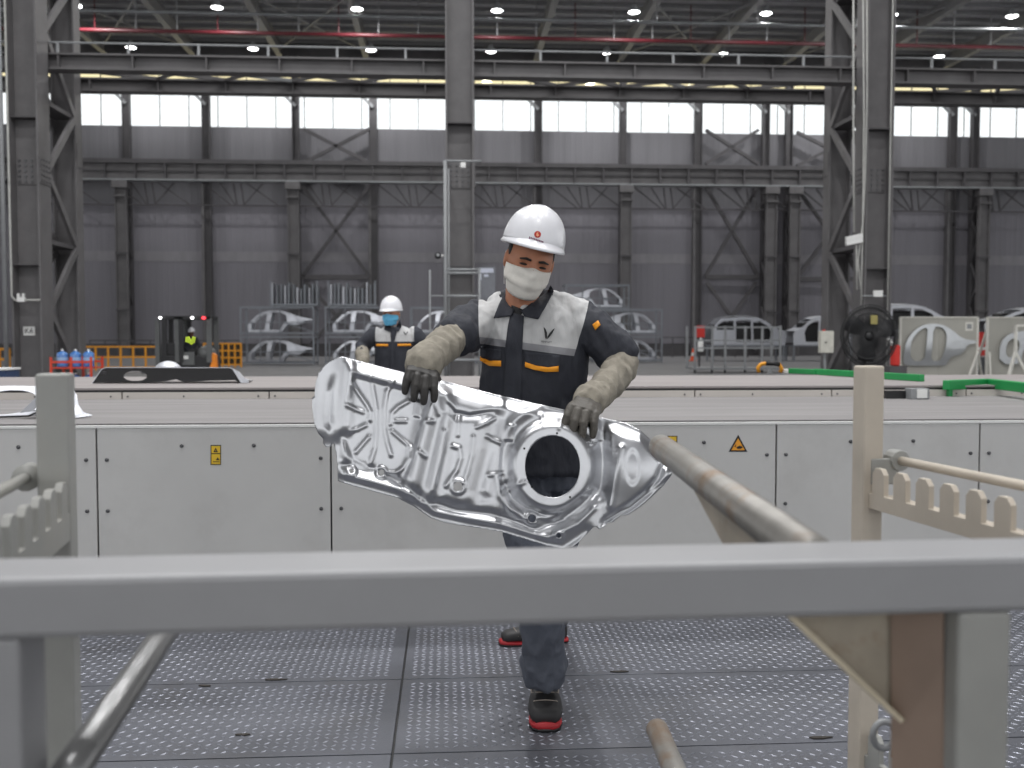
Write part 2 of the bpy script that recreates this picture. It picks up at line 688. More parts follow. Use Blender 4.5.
# crane runway along the far wall
yr = YW - 1.9
rw = thing('crane_runway', 'long grey crane runway girder along the far wall', 'girder', (0, yr, Z_RB))
ob('top_flange', MB().box(-60, 60, yr - 0.35, yr + 0.35, Z_RT - 0.28, Z_RT), M_STEELD, rw)
ob('web', MB().box(-60, 60, yr - 0.03, yr + 0.03, Z_RB + 0.1, Z_RT - 0.28), M_STEEL, rw)
ob('bottom_flange', MB().box(-60, 60, yr - 0.35, yr + 0.35, Z_RB, Z_RB + 0.1), M_STEELL, rw)
ob('mid_rail', MB().box(-60, 60, yr - 0.20, yr - 0.08, (Z_RB + Z_RT) / 2 - 0.1, (Z_RB + Z_RT) / 2 + 0.02), M_STEELD, rw)
st = None
for k in range(-26, 28):
    if st is None:
        st = ob('stiffener', MB().box(-0.05, 0.05, yr - 0.33, yr - 0.03, Z_RB + 0.1, Z_RT - 0.28), M_STEELD, rw)
        q = st
    else:
        q = st.copy()
        COL.objects.link(q)
    q.location = (k * 2.0 + far_x[460], 0, 0)
lc = None
for k in range(-9, 10):                      # lattice hanging below the girder
    if lc is None:
        mb = MB()
        y2 = yr + 0.5
        for a, b in ((0.3, 2.2), (2.4, 2.6), (2.9, 3.1), (3.3, 5.4), (1.5, 2.5), (4.4, 3.1)):
            mb.bar((a, y2, Z_RB - 0.02 if a < 2.4 or a == 4.4 else Z_RB - 0.02), (b, y2, Z_RB - 1.5), 0.09, 0.09)
        lc = ob('hanging_lattice', mb, M_STEELD, rw, kind=None)
        q = lc
    else:
        q = lc.copy()
        COL.objects.link(q)
    q.location = (far_x[460] + k * 6, 0, 0)
ob('lattice_chord', MB().box(-60, 60, yr + 0.44, yr + 0.56, Z_RB - 1.6, Z_RB - 1.5), M_STEELD, rw)


def xbrace(px0, px1, py0, py1, txt, chord=None):
    t = thing('cross_brace', txt, 'brace', hity((px0 + px1) / 2, py1, YW - 0.8))
    P = lambda a, b: hity(a, b, YW - 0.8)
    px0, px1 = px0 + 1.6, px1 - 1.6
    ob('diagonal', MB().bar(P(px0, py0), P(px1, py1), 0.22, 0.22), M_STEELD, t)
    ob('diagonal', MB().bar(P(px1, py0), P(px0, py1), 0.22, 0.22), M_STEELD, t)
    if chord:
        ob('strut', MB().bar(P(px0, chord), P(px1, chord), 0.22, 0.3), M_STEELD, t)
    return t


xbrace(301, 371, 186, 276, 'grey cross brace above the stacked racks near the second worker', 277)
xbrace(304, 369, 282, 350, 'lower grey cross brace hidden partly by the stacked racks')
xbrace(302, 371, 129, 163, 'short upper cross brace over the stacked racks bay')
xbrace(704, 760, 186, 276, 'grey cross brace behind the trolley by the fire extinguisher', 277)
xbrace(705, 758, 282, 352, 'lower grey cross brace right behind the steel trolley')
xbrace(704, 760, 130, 164, 'short upper cross brace above the trolley bay')
xbrace(795, 865, 188, 278, 'grey cross brace between the twin columns and the fan column', 279)
xbrace(795, 865, 132, 166, 'short upper cross brace beside the fan column')

# ------------------------------------------------------------------ near lattice columns
YC = 28.0
ZB1 = (hity(460, 62, YC + 0.8).z, hity(460, 78, YC + 0.8).z)
ZB2 = (hity(460, 85, YC + 3.2).z, hity(460, 98, YC + 3.2).z)


def near_column():
    t = thing('lattice_column', '', 'column')
    H = 13.5
    w = 0.78
    ob('front_leg', isec(MB(), 0, 0, 0, H, w, 0.8, 0.05), M_STEEL, t)
    ob('rear_leg', isec(MB(), 0, 2.7, 0, H, 0.7, 0.5, 0.05), M_STEEL, t)
    k = 0
    for s in (-1, 1):
        z = 0.2
        k = 0
        while z < H - 1.5:
            a, b = (0.35, 2.5) if k % 2 else (2.5, 0.35)
            ob('lacing', MB().bar((s * 0.3, a, z), (s * 0.3, b, z + 1.9), 0.2, 0.1, up=(1, 0, 0)), M_STEEL, t)
            if k % 2 == 0 and s > 0:
                ob('tie_plate', MB().box(-0.3, 0.3, 0.38, 2.5, z - 0.06, z + 0.06), M_STEELD, t)
            z += 1.9
            k += 1
    zs = hity(460, 176, YC).z
    for s in (-1, 1):
        ob('splice_plate', MB().box(s * (w / 2) - 0.012 + s * 0.012, s * (w / 2) + 0.012 + s * 0.012, -0.36, 0.36, zs - 0.35, zs + 0.35), M_STEEL, t)
        ob('splice_plate', MB().box(s * 0.35 - 0.012 + s * 0.012, s * 0.35 + 0.012 + s * 0.012, 2.5, 2.9, zs - 0.35 + 0.9, zs + 0.35 + 0.9), M_STEEL, t)
    ob('splice_plate', MB().box(-0.3, 0.3, -0.055, -0.025, zs - 0.35, zs + 0.35), M_STEEL, t)
    mb = MB()
    for i in range(4):
        for j in range(5):
            mb.box(-0.265 + i * 0.16, -0.215 + i * 0.16, -0.085, -0.05, zs - 0.305 + j * 0.14, zs - 0.255 + j * 0.14)
            for s in (-1, 1):
                mb.box(s * (w / 2 + 0.03) - 0.015, s * (w / 2 + 0.03) + 0.015, -0.3 + i * 0.18, -0.25 + i * 0.18, zs - 0.3 + j * 0.14, zs - 0.25 + j * 0.14)
    ob('bolt_pattern', mb, M_BOLT, t, kind='stuff')
    for zz in (hity(460, 126, YC).z, hity(460, 268, YC).z):
        ob('stiffener', MB().box(-0.34, 0.34, -0.38, -0.03, zz, zz + 0.03), M_STEELD, t)
    return t


nc = near_column()
near_x = {}
for i, (px, lab) in enumerate(((27, 'tall grey lattice column with a K6 plate beside the water bottles'), (460, 'tall grey steel column with the ladder frame behind the main worker'), (877, 'tall grey lattice column behind the black fan with white cables'))):
    x = hity(px, 250, YC - 0.3).x
    near_x[px] = x
    t = nc if i == 0 else copy_tree(nc)
    t.location = (x, YC, 0)
    t['label'] = lab
    t['group'] = 'lattice columns of the inner row'
for i, px in ((0, -390), (1, 1300)):
    t = copy_tree(nc)
    t.location = (near_x[460] + (-24 if i == 0 else 24), YC, 0)
    t['label'] = ['grey lattice column outside the frame beyond the water bottles', 'grey lattice column outside the frame beyond the display boards'][i]
    t['group'] = 'lattice columns of the inner row'


def girder(name, label, y, z1, z0, w, hand=False):
    t = thing(name, label, 'girder', (0, y, z0))
    ob('top_flange', MB().box(-40, 40, y - w / 2, y + w / 2, z1 - 0.05, z1), M_STEEL, t)
    ob('web', MB().box(-40, 40, y - 0.03, y + 0.03, z0 + 0.05, z1 - 0.05), M_STEEL, t)
    ob('bottom_flange', MB().box(-40, 40, y - w / 2, y + w / 2, z0, z0 + 0.05), M_STEEL, t)
    s0 = None
    for k in range(-14, 15):
        if s0 is None:
            s0 = ob('stiffener', MB().box(-0.02, 0.02, y - w / 2 + 0.02, y - 0.03, z0 + 0.05, z1 - 0.05), M_STEEL, t)
            q = s0
        else:
            q = s0.copy()
            COL.objects.link(q)
        q.location = V((near_x[460] + 1.0 + 2 * k, 0, 0))
    if hand:
        zr = hity(460, 52, y).z
        ob('handrail', MB().tube([(-40, y - w / 2 + 0.03, zr), (40, y - w / 2 + 0.03, zr)], 0.03, 6), M_STEELL, t)
        h0 = None
        for k in range(-14, 15):
            if h0 is None:
                h0 = ob('rail_post', MB().box(-0.03, 0.03, y - w / 2, y - w / 2 + 0.06, z1, zr), M_STEELL, t)
                q = h0
            else:
                q = h0.copy()
                COL.objects.link(q)
            q.location = V((near_x[460] + 0.4 + 1.9 * k, 0, 0))
    return t


girder('crane_girder', 'deep grey crane girder with a handrail crossing above everything', YC + 0.8, ZB1[0], ZB1[1], 0.5, True)
sg = girder('surge_girder', 'second grey girder running just below the handrail girder', YC + 3.2, ZB2[0], ZB2[1], 0.45)
for k in range(-13, 14):
    x = near_x[460] + 2.0 * k
    if k % 6 in (0, 5):
        continue
    a, b = (x, YC + 1.06, ZB1[1] + 0.05), (x + 1.0, YC + 2.97, ZB2[0] - 0.02)
    ob('lattice_bar', MB().bar(a, b, 0.1, 0.1), M_STEELL if k % 3 == 0 else M_STEEL, sg)
    ob('lattice_bar', MB().bar((x + 2.0, YC + 1.06, ZB1[1] + 0.05), b, 0.08, 0.08), M_STEEL, sg)
# ------------------------------------------------------------------ diamond-plate floor in front of the conveyor
M_PLATE = mat('diamond_plate_steel', (92, 94, 101), 0.48, 0.4, 0.22, 2.2, spots=0.5, spotcol=(78, 76, 76), spotscale=3.5, bump=0.15, bscale=160)
M_TREAD = mat('worn_tread_steel', (136, 138, 147), 0.36, 0.6, 0.15, 6)
YK = 4.95                                     # conveyor face
xs_seam = hitz(408, 640, 0.0).x
ys1 = hitz(447, 682, 0.0).y
ys2 = hitz(447, 757, 0.0).y
pf = ob('floor_steel_deck', MB().box(-4.0, 5.0, -1.0, YK + 0.02, -0.02, 0.008), M_BLACK, kind='structure')


def tread_mesh(x0, x1, y0, y1, z):
    mb = MB()
    px, py = 0.032, 0.032
    ny = int((y1 - y0) / py)
    nx = int((x1 - x0) / px)
    for j in range(ny):
        for i in range(nx):
            cx, cy = x0 + (i + 0.5) * px, y0 + (j + 0.5) * py
            a = math.radians(38) if (i + j) % 2 else math.radians(-38)
            c, s = math.cos(a), math.sin(a)
            L, W, H = 0.0145, 0.0046, 0.0022
            q = [(-L, 0, 0), (0, -W, 0), (L, 0, 0), (0, W, 0), (-L * .5, 0, H), (L * .5, 0, H)]
            mb.add([(cx + u * c - w * s, cy + u * s + w * c, z + h) for u, w, h in q], [(0, 1, 4), (1, 5, 4), (1, 2, 5), (2, 3, 5), (3, 4, 5), (3, 0, 4)])
    return mb


rows_y = [(ys1, YK - 0.02), (ys2, ys1), (1.2, ys2)]
cols_x = [(-3.6, xs_seam), (xs_seam, 4.6)]
for r, (y0, y1) in enumerate(rows_y):
    for c, (x0, x1) in enumerate(cols_x):
        g = 0.004
        p = ob('floor_plate', MB().box(x0 + g, x1 - g, y0 + g, y1 - g, 0.008, 0.016), M_PLATE, pf, bevel=0.002)
        yy0 = max(y0, 2.4)
        xx0, xx1 = max(x0, -2.6), min(x1, 3.2)
        if yy0 < y1 - 0.1:
            t = ob('raised_treads', tread_mesh(xx0 + 0.03, xx1 - 0.03, yy0 + 0.03, y1 - 0.03, 0.016), M_TREAD, p, kind='stuff', recalc=False)
# ground-in dirt specks along the joints
M_DIRT = mat('dark_grime', (58, 54, 50), 0.9)
for (px, py, w) in ((243, 735, 10), (545, 690, 0), (205, 686, 8), (620, 672, 12), (275, 680, 14), (820, 738, 14)):
    if w:
        c = hitz(px, py, 0.017)
        mb = MB()
        pts = []
        for k in range(9):
            a = k / 9 * 2 * math.pi
            rr = 0.5 + 0.5 * random.random()
            pts.append(c + V((math.cos(a) * w * 0.0038 * rr, math.sin(a) * 0.012 * rr, 0)))
        mb.prism(pts, (0, 0, 0.004))
        o = ob('metal_scrap', mb, M_DIRT)
        tag(o, {243: 'small dark scrap on the plate nearest the foreground post', 205: 'dark grime speck on the plate joint near the tilted tube', 620: 'thin grime streak on the plate joint beside the walking leg', 275: 'grime clump on the plate joint between tube and worker', 820: 'brown grime smear near the comb rack foot'}[px], 'scrap')

# ------------------------------------------------------------------ conveyor table
M_PANEL = mat('pale_grey_panel', (196, 195, 193), 0.45, 0.0, 0.05, 2.0, spots=0.18, spotcol=(150, 146, 142), spotscale=2.5)
M_BELT = mat('worn_conveyor_belt', (134, 131, 131), 0.7, 0.0, 0.16, 1.5, stretch=(0.5, 6, 1), spots=0.35, spotcol=(114, 109, 106), spotscale=2.0, bump=0.08, bscale=120)
M_BELT2 = mat('pinkish_far_belt', (146, 140, 139), 0.65, 0.0, 0.10, 1.2, stretch=(0.6, 3, 1))
ZK = hity(447, 423, YK).z - 0.0
ZB = ZK - 0.005
Y2 = hitz(450, 398, ZB).y
Z2 = hity(450, 387, Y2).z
Y3 = hitz(450, 376, Z2).y
print('conveyor', ZK, Y2, Z2, Y3)
cv = thing('conveyor_table', 'long pale grey conveyor table with panelled front between worker and hall', 'conveyor', (0.3, YK + 0.5, 0))
ob('carcass', MB().box(-7, 9, YK + 0.03, Y3, 0.0, ZB - 0.06), M_STEELD, cv)
ob('plinth', MB().box(-7, 9, YK + 0.015, YK + 0.04, 0.0, 0.09), M_BLACK, cv)
ob('belt', MB().box(-7, 9, YK + 0.13, Y2 + 0.02, ZB - 0.05, ZB), M_BELT, cv)
ob('belt_gap', MB().box(-7, 9, YK + 0.022, YK + 0.13, ZB - 0.06, ZB - 0.022), M_BLACK, cv)
# front panels
seam_px = [97, 331, 555, 776, 979]
seam_x = [hity(p, 480, YK).x for p in seam_px]
step = (seam_x[-1] - seam_x[0]) / 4.0
seams = [seam_x[0] - 2 * step, seam_x[0] - step] + seam_x + [seam_x[-1] + step, seam_x[-1] + 2 * step]
M_LBLY = mat('yellow_label', (226, 186, 40), 0.5, var=0.03)
M_LBLO = mat('orange_label', (236, 160, 40), 0.5, var=0.03)
panels = []
for i in range(len(seams) - 1):
    x0, x1 = seams[i] + 0.004, seams[i + 1] - 0.004
    p = ob('front_panel', MB().box(x0, x1, YK, YK + 0.022, 0.09, ZB - 0.012), M_PANEL, cv, bevel=0.003)
    panels.append(p)
    zt = ZB
    spots = [(x0 + 0.045, zt - 0.165), (x1 - 0.045, zt - 0.165), (x0 + 0.045, zt - 0.415), (x1 - 0.045, zt - 0.415), (x0 + 0.045, zt - 0.665), (x1 - 0.045, zt - 0.665), (x0 + (x1 - x0) * 0.36, zt - 0.10), (x0 + (x1 - x0) * 0.67, zt - 0.10)]
    for (bx, bz) in spots:
        ob('bolt', MB().lathe([(0.0, -0.003), (0.0095, -0.003), (0.0095, 0.006), (0.005, 0.009), (0, 0.009)], Matrix.Translation((bx, YK, bz)) @ Matrix.Rotation(math.pi / 2, 4, 'X'), 8), M_BOLT, p)
ob('top_lip', MB().box(-7, 9, YK - 0.004, YK + 0.022, ZB - 0.011, ZB + 0.001), M_WHITE, cv)
# riser strip and the far belt
k = 0
x = hity(122, 395, Y2).x - 3 * 1.005
rise = []
while x < 9:
    ob('riser_panel', MB().box(x + 0.004, x + 1.0, Y2, Y2 + 0.03, ZB - 0.02, Z2 - 0.03), mat('pale_riser', (196, 190, 184), 0.5, 0, 0.06, 2), cv)
    for q in (0.04, 0.42, 0.93):
        ob('bolt', MB().lathe([(0.007, 0), (0.007, 0.005), (0, 0.006)], Matrix.Translation((x + q, Y2, (ZB + Z2) / 2 - 0.02)) @ Matrix.Rotation(math.pi / 2, 4, 'X'), 6), M_BOLT, cv)
    x += 1.005
ob('shadow_gap', MB().box(-7, 9, Y2 + 0.008, Y2 + 0.03, Z2 - 0.032, Z2 - 0.012), M_BLACK, cv)
ob('far_belt', MB().box(-7, 9, Y2, Y3, Z2 - 0.014, Z2), M_BELT2, cv)

# warning labels on the front panels


def panel_of(x):
    for i in range(len(seams) - 1):
        if seams[i] <= x < seams[i + 1]:
            return panels[i]


def front(px, py, dy=0.0):
    return hity(px, py, YK - dy)


def poly_on_front(name, pts, m, parent, lift):
    mb = MB().prism([front(a, b, lift) for a, b in pts], (0, 0.0015, 0))
    return ob(name, mb, m, parent)


pp = panel_of(front(215, 455).x)
lb = poly_on_front('warning_label', [(210.5, 445), (221, 445), (221, 465), (210.5, 465)], M_BLACK, pp, 0.0016)
poly_on_front('label_face', [(211.4, 446), (220.2, 446), (220.2, 453.2), (211.4, 453.2)], M_LBLY, pp, 0.0030)
poly_on_front('label_face', [(211.4, 454.2), (220.2, 454.2), (220.2, 464.1), (211.4, 464.1)], M_LBLY, pp, 0.0030)
poly_on_front('label_mark', [(213.4, 452.2), (215.6, 447.6), (218.0, 452.2)], M_BLACK, pp, 0.0042)
poly_on_front('label_mark', [(215.2, 451.2), (215.7, 449.6), (216.3, 451.2)], M_LBLY, pp, 0.0050)
poly_on_front('label_mark', [(215.8, 460.2), (217.6, 457.2), (219.6, 460.2)], M_BLACK, pp, 0.0042)
poly_on_front('label_mark', [(213, 461.4), (219.5, 461.4), (219.5, 462.1), (213, 462.1)], M_BLACK, pp, 0.0042)
pp = panel_of(front(738, 445).x)
poly_on_front('warning_label', [(738.2, 434.8), (747.4, 451.8), (728.6, 451.8)], M_BLACK, pp, 0.0016)
poly_on_front('label_face', [(738.2, 438.2), (744.9, 450.2), (731.4, 450.2)], M_LBLO, pp, 0.0030)
poly_on_front('label_mark', [(736.8, 447.0), (739.5, 445.7), (742.2, 446.6), (742.6, 447.8), (740.3, 448.8), (737.2, 448.8)], M_BLACK, pp, 0.0042)
poly_on_front('label_mark', [(734.6, 446.6), (735.6, 444.6), (736.2, 444.8), (735.6, 447.4)], M_DIRT, pp, 0.0042)
poly_on_front('warning_label', [(667.5, 435.8), (677.4, 435.8), (677.4, 449), (667.5, 449)], M_BLACK, panel_of(front(672, 440).x), 0.0016)
poly_on_front('label_face', [(668.4, 436.7), (676.4, 436.7), (676.4, 441.5), (668.4, 441.5)], M_LBLY, panel_of(front(672, 440).x), 0.0030)
poly_on_front('label_face', [(668.4, 442.5), (676.4, 442.5), (676.4, 448), (668.4, 448)], M_LBLY, panel_of(front(672, 440).x), 0.0030)

# ------------------------------------------------------------------ foreground parts rack
M_RACK = mat('grey_rack_paint', (156, 156, 152), 0.42, 0.0, 0.10, 5, spots=0.2, spotcol=(168, 160, 146), spotscale=4)
M_RACKB = mat('front_rail_paint', (150, 150, 152), 0.38, 0.0, 0.06, 4)
M_RACKW = mat('worn_lit_beige_rack_paint', (196, 186, 172), 0.5, 0.0, 0.10, 6, spots=0.3, spotcol=(150, 138, 122), spotscale=6)  # rack grey with the right post's warm light mixed into the colour
M_RUST = mat('rusty_tube', (142, 139, 134), 0.4, 0.3, 0.2, 9, spots=0.9, spotcol=(128, 96, 62), spotscale=6)
M_RUST2 = mat('brown_rust', (136, 92, 66), 0.6, 0.1, 0.2, 8, spots=0.5, spotcol=(96, 60, 42), spotscale=6)
M_RUBY = mat('worn_gusset', (168, 158, 142), 0.5, 0.0, 0.15, 8, spots=0.75, spotcol=(128, 96, 66), spotscale=9)
base = hitz(512, 900, 0)
rack = thing('parts_rack', 'grey steel parts rack with toothed side combs close in front', 'rack', (0.05, 1.5, 0.0))
# front rail (rectangular tube), its top front edge runs from pixel (0,580) to (1024,555)
A = at(-60, 582, 0.97)
B = at(1100, 553, 1.085)
zt = (A.z + B.z) / 2
A.z = B.z = zt
dirx = (B - A).normalized()
back = V((-dirx.y, dirx.x, 0))


def rect_tube(p0, p1, depth_vec, h):
    """tube with p0-p1 as its top front edge"""
    mb = MB()
    vs = []
    for p in (p0, p1):
        vs += [p, p + depth_vec, p + depth_vec - V((0, 0, h)), p - V((0, 0, h))]
    return mb.add(vs, [(3, 2, 1, 0), (4, 5, 6, 7), (0, 1, 5, 4), (1, 2, 6, 5), (2, 3, 7, 6), (3, 0, 4, 7)])


ob('front_rail', rect_tube(A, B, back * 0.10, 0.061), M_RACKB, rack, bevel=0.007)


def on_rail(px, py):
    """depth of the rail plane at a pixel"""
    r = ray(px, py)
    n = back
    return EYE + r * ((A - EYE).dot(n) / r.dot(n))


def leg(px0, px1, w):
    a, b = on_rail(px0, 660), on_rail(px1, 660)
    a.z = b.z = zt - 0.061
    c = (a + b) / 2
    wv = dirx * (w / 2)
    mb = MB()
    ps = [c - wv + back * 0.004, c + wv + back * 0.004, c + wv + back * 0.075, c - wv + back * 0.075]
    mb.add([p for p in ps] + [V((p.x, p.y, 0.018)) for p in ps], [(0, 1, 2, 3), (7, 6, 5, 4), (0, 4, 5, 1), (1, 5, 6, 2), (2, 6, 7, 3), (3, 7, 4, 0)])
    return mb


ob('front_leg', leg(-62, 18, 0.075), M_RACKB, rack, bevel=0.005)
ob('front_leg', leg(958, 1016, 0.06), M_RACK, rack, bevel=0.005)
# rear posts
side = V((0.15, -1, 0)).normalized()           # combs run from the posts towards the camera
cross = V((1, 0.15, 0)).normalized()


def post(px, d, ztop, w=0.046, dp=0.046):
    c = at(px, 375, d)
    mb = MB()
    ps = [c - cross * w / 2, c + cross * w / 2, c + cross * w / 2 - side * dp, c - cross * w / 2 - side * dp]
    mb.add([V((p.x, p.y, 0.018)) for p in ps] + [V((p.x, p.y, ztop)) for p in ps], [(3, 2, 1, 0), (4, 5, 6, 7), (0, 1, 5, 4), (1, 2, 6, 5), (2, 3, 7, 6), (3, 0, 4, 7)])
    return mb, c


dl, dr = 1.62, 2.08
mb, PL = post(51, dl, at(53, 374, dl).z, 0.050, 0.056)
ob('rear_post', mb, M_RACK, rack, bevel=0.004)
mb, PR = post(875, dr, at(875, 366, dr).z)
ob('rear_post', mb, M_RACKW, rack, bevel=0.004)


def comb(P, ztop, zbot, off, n, pitch, m, length, name='comb_bar'):
    """toothed bar; teeth rise above a solid strip"""
    o0 = V((P.x, P.y, 0)) + cross * off
    pts = []
    zs_, zm = zbot, ztop - 0.055
    pts.append((0.0, zs_))
    pts.append((0.0, zm))
    for i in range(n):
        a = 0.012 + i * pitch
        w = pitch * 0.56
        pts += [(a, zm), (a, ztop - 0.012), (a + w * 0.25, ztop), (a + w * 0.75, ztop), (a + w, ztop - 0.012), (a + w, zm)]
    pts.append((length, zm))
    pts.append((length, zs_))
    poly = [o0 + side * s + V((0, 0, z)) for s, z in pts]
    return MB().prism(poly, cross * 0.012)


zr_t = at(881, 467, dr).z
zr_b = at(867, 509, dr).z
ob('comb_bar', comb(PR, zr_t, zr_b, -0.01, 12, 0.074, M_RACKW, 0.95), M_RACKW, rack, bevel=0.001)
ob('comb_channel', MB().bar(V((PR.x, PR.y, zr_b + 0.012)) + cross * 0.02, V((PR.x, PR.y, zr_b + 0.012)) + cross * 0.02 + side * 0.95, 0.05, 0.028), M_RACKW, rack, bevel=0.003)
zl_t = at(48, 481, dl).z
zl_b = at(64, 524, dl).z - 0.03
ob('comb_bar', comb(PL, zl_t, zl_b, 0.012, 8, 0.074, M_RACK, 0.62), M_RACK, rack, bevel=0.001)
ob('comb_channel', MB().bar(V((PL.x, PL.y, zl_b + 0.01)) + cross * -0.01, V((PL.x, PL.y, zl_b + 0.01)) + cross * -0.01 + side * 0.62, 0.05, 0.028), M_RACK, rack, bevel=0.003)
# locking rods with bosses
r0 = at(897, 460, dr + 0.02)
ob('locking_rod', MB().tube([r0, r0 + side * 0.95], 0.0095, 10), M_RACKW, rack, smooth=True)
ob('rod_boss', MB().tube([r0 - side * 0.02, r0 + side * 0.015], 0.022, 14).box(r0.x - 0.06, r0.x, r0.y - 0.01, r0.y + 0.004, r0.z - 0.05, r0.z + 0.004), M_RACK, rack, bevel=0.002)
r1 = at(28, 477, dl + 0.03)
ob('locking_rod', MB().tube([r1, r1 + side * 0.6], 0.0095, 10), M_RACK, rack, smooth=True)
ob('rod_boss', MB().tube([r1 - side * 0.02, r1 + side * 0.015], 0.022, 14), M_RACK, rack, smooth=True)
# support arms: rusty tubes
E1 = at(661, 447, 2.16)
N1 = at(801, 549, 1.2)
adir = (N1 - E1).normalized()
N1b = E1 + adir * (((A - E1).dot(back) + 0.097) / adir.dot(back))
ob('support_arm', MB().tube([E1 - adir * 0.006, E1, N1b], [0.020, 0.027, 0.027], 20), M_RUST, rack, smooth=True)
fin = [E1 + adir * 0.36 - V((0, 0, 0.024)), N1b - V((0, 0, 0.024)), N1b - V((0, 0, 0.085)), E1 + adir * 0.6 - V((0, 0, 0.075))]
ob('arm_gusset', MB().prism(fin, V((-0.008, 0, 0))), M_RUBY, rack)
E2 = at(657, 729, 2.2)
ob('support_arm', MB().tube([E2 - adir * 0.006, E2, E2 + adir * 1.05], [0.018, 0.024, 0.024], 20), M_RUST, rack, smooth=True)
L1 = at(160, 640, 1.5)
ob('support_arm', MB().tube([L1 - V((0.08, -1, 0)) * 0.42, L1 + V((0.08, -1, 0)) * 0.47], 0.019, 18), mat('plain_steel_tube', (128, 128, 128), 0.3, 0.55, 0.1, 8), rack, smooth=True)
# corner gusset under the front rail
G = [on_rail(797, 617) + back * 0.08, on_rail(962, 608) + back * 0.08, on_rail(962, 772) + back * 0.08]
ob('corner_gusset', MB().prism(G, back * 0.01), M_RUBY, rack)
g0, g1_ = on_rail(796, 617) + back * 0.075, on_rail(930, 743) + back * 0.075
ob('gusset_flange', MB().bar(g0, g1_, 0.03, 0.006, up=back.cross((g1_ - g0).normalized())), mat('pale_gusset_edge', (206, 194, 170), 0.5, 0, 0.1, 8), rack)
ob('leg_liner', MB().prism([on_rail(924, 625) + back * 0.075, on_rail(957, 606) + back * 0.03, on_rail(957, 1000) + back * 0.03, on_rail(924, 1000) + back * 0.075], dirx * 0.002), mat('brownish_inner_face', (150, 130, 116), 0.55, 0, 0.15, 5, spots=0.5, spotcol=(112, 84, 64), spotscale=5), rack)
# lower comb corner with a brown pin
z0 = at(885, 730, dr - 0.1).z
lowc = at(880, 742, dr - 0.08)
ob('comb_bar', comb(PR, at(875, 735, dr).z, at(875, 775, dr).z, -0.01, 6, 0.074, M_RACKW, 0.5), M_RACK, rack, bevel=0.001)
pinp = at(899, 722, 1.70)
ob('locking_pin', MB().tube([at(902, 700, 1.70), at(896, 758, 1.70)], 0.009, 10), M_RUST2, rack, smooth=True)
hk = at(884, 735, 1.75)
ob('chain_shackle', MB().tube([hk + V((0.02 * math.cos(a), 0, 0.024 * math.sin(a))) for a in [k * math.pi / 8 for k in range(16)]], 0.006, 8, closed=True), M_STEELL, rack, smooth=True)
ob('locking_rod', MB().tube([at(900, 735, 1.75), at(930, 765, 1.6)], 0.008, 8), M_STEELL, rack, smooth=True)
# ------------------------------------------------------------------ stamped sheet-metal panel held by the worker
def seg_dist(X, Y, pts):
    best = np.full(X.shape, 1e9)
    for (x0, y0), (x1, y1) in zip(pts[:-1], pts[1:]):
        dx, dy = x1 - x0, y1 - y0
        t = np.clip(((X - x0) * dx + (Y - y0) * dy) / (dx * dx + dy * dy + 1e-9), 0, 1)
        best = np.minimum(best, np.hypot(X - x0 - t * dx, Y - y0 - t * dy))
    return best


def inside(X, Y, poly):
    r = np.zeros(X.shape, bool)
    n = len(poly)
    for i in range(n):
        x0, y0 = poly[i]
        x1, y1 = poly[(i + 1) % n]
        c = ((y0 > Y) != (y1 > Y)) & (X < (x1 - x0) * (Y - y0) / (y1 - y0 + 1e-12) + x0)
        r ^= c
    return r


def sdist(X, Y, poly):
    d = seg_dist(X, Y, list(poly) + [poly[0]])
    return np.where(inside(X, Y, poly), d, -d)


def sstep(x, a, b):
    t = np.clip((x - a) / (b - a), 0, 1)
    return t * t * (3 - 2 * t)


OUT = [(335, 358), (342, 356.5), (352, 359), (380, 366.5), (408, 373.5), (437, 379), (470, 388), (500, 395.5), (540, 404.5), (575, 412), (605, 418.5), (626, 423), (640, 430), (652, 441), (661, 453),
       (667, 463), (674, 466), (672, 474), (664, 485), (650, 498.5), (640, 507), (628, 515), (621, 515.5), (613, 522), (607, 523), (604, 527.5), (599, 529.5), (595, 525.5), (588, 533), (580, 541), (573, 546.5), (562, 548.5),
       (546, 545.5), (520, 537.5), (500, 531.5), (470, 526.5), (446, 523), (430, 517.5), (415, 507), (398, 498), (370, 490.5), (350, 485), (338, 481), (337.5, 465), (336, 452), (333.5, 441), (331, 446.5),
       (326, 447), (323, 443), (323.5, 439), (318, 433), (314.5, 424), (312.5, 410), (312, 398), (314.5, 396), (315.5, 384), (319, 372), (326, 363)]
HOLES = [((552.5, 466.5), 27.5, 31.0), ((381.5, 472.5), 3.0, 3.2), ((458, 486.5), 4.6, 4.8), ((532, 518.5), 4.0, 4.0), ((558.5, 535.5), 2.6, 2.6), ((351.5, 471), 2.2, 2.4)]


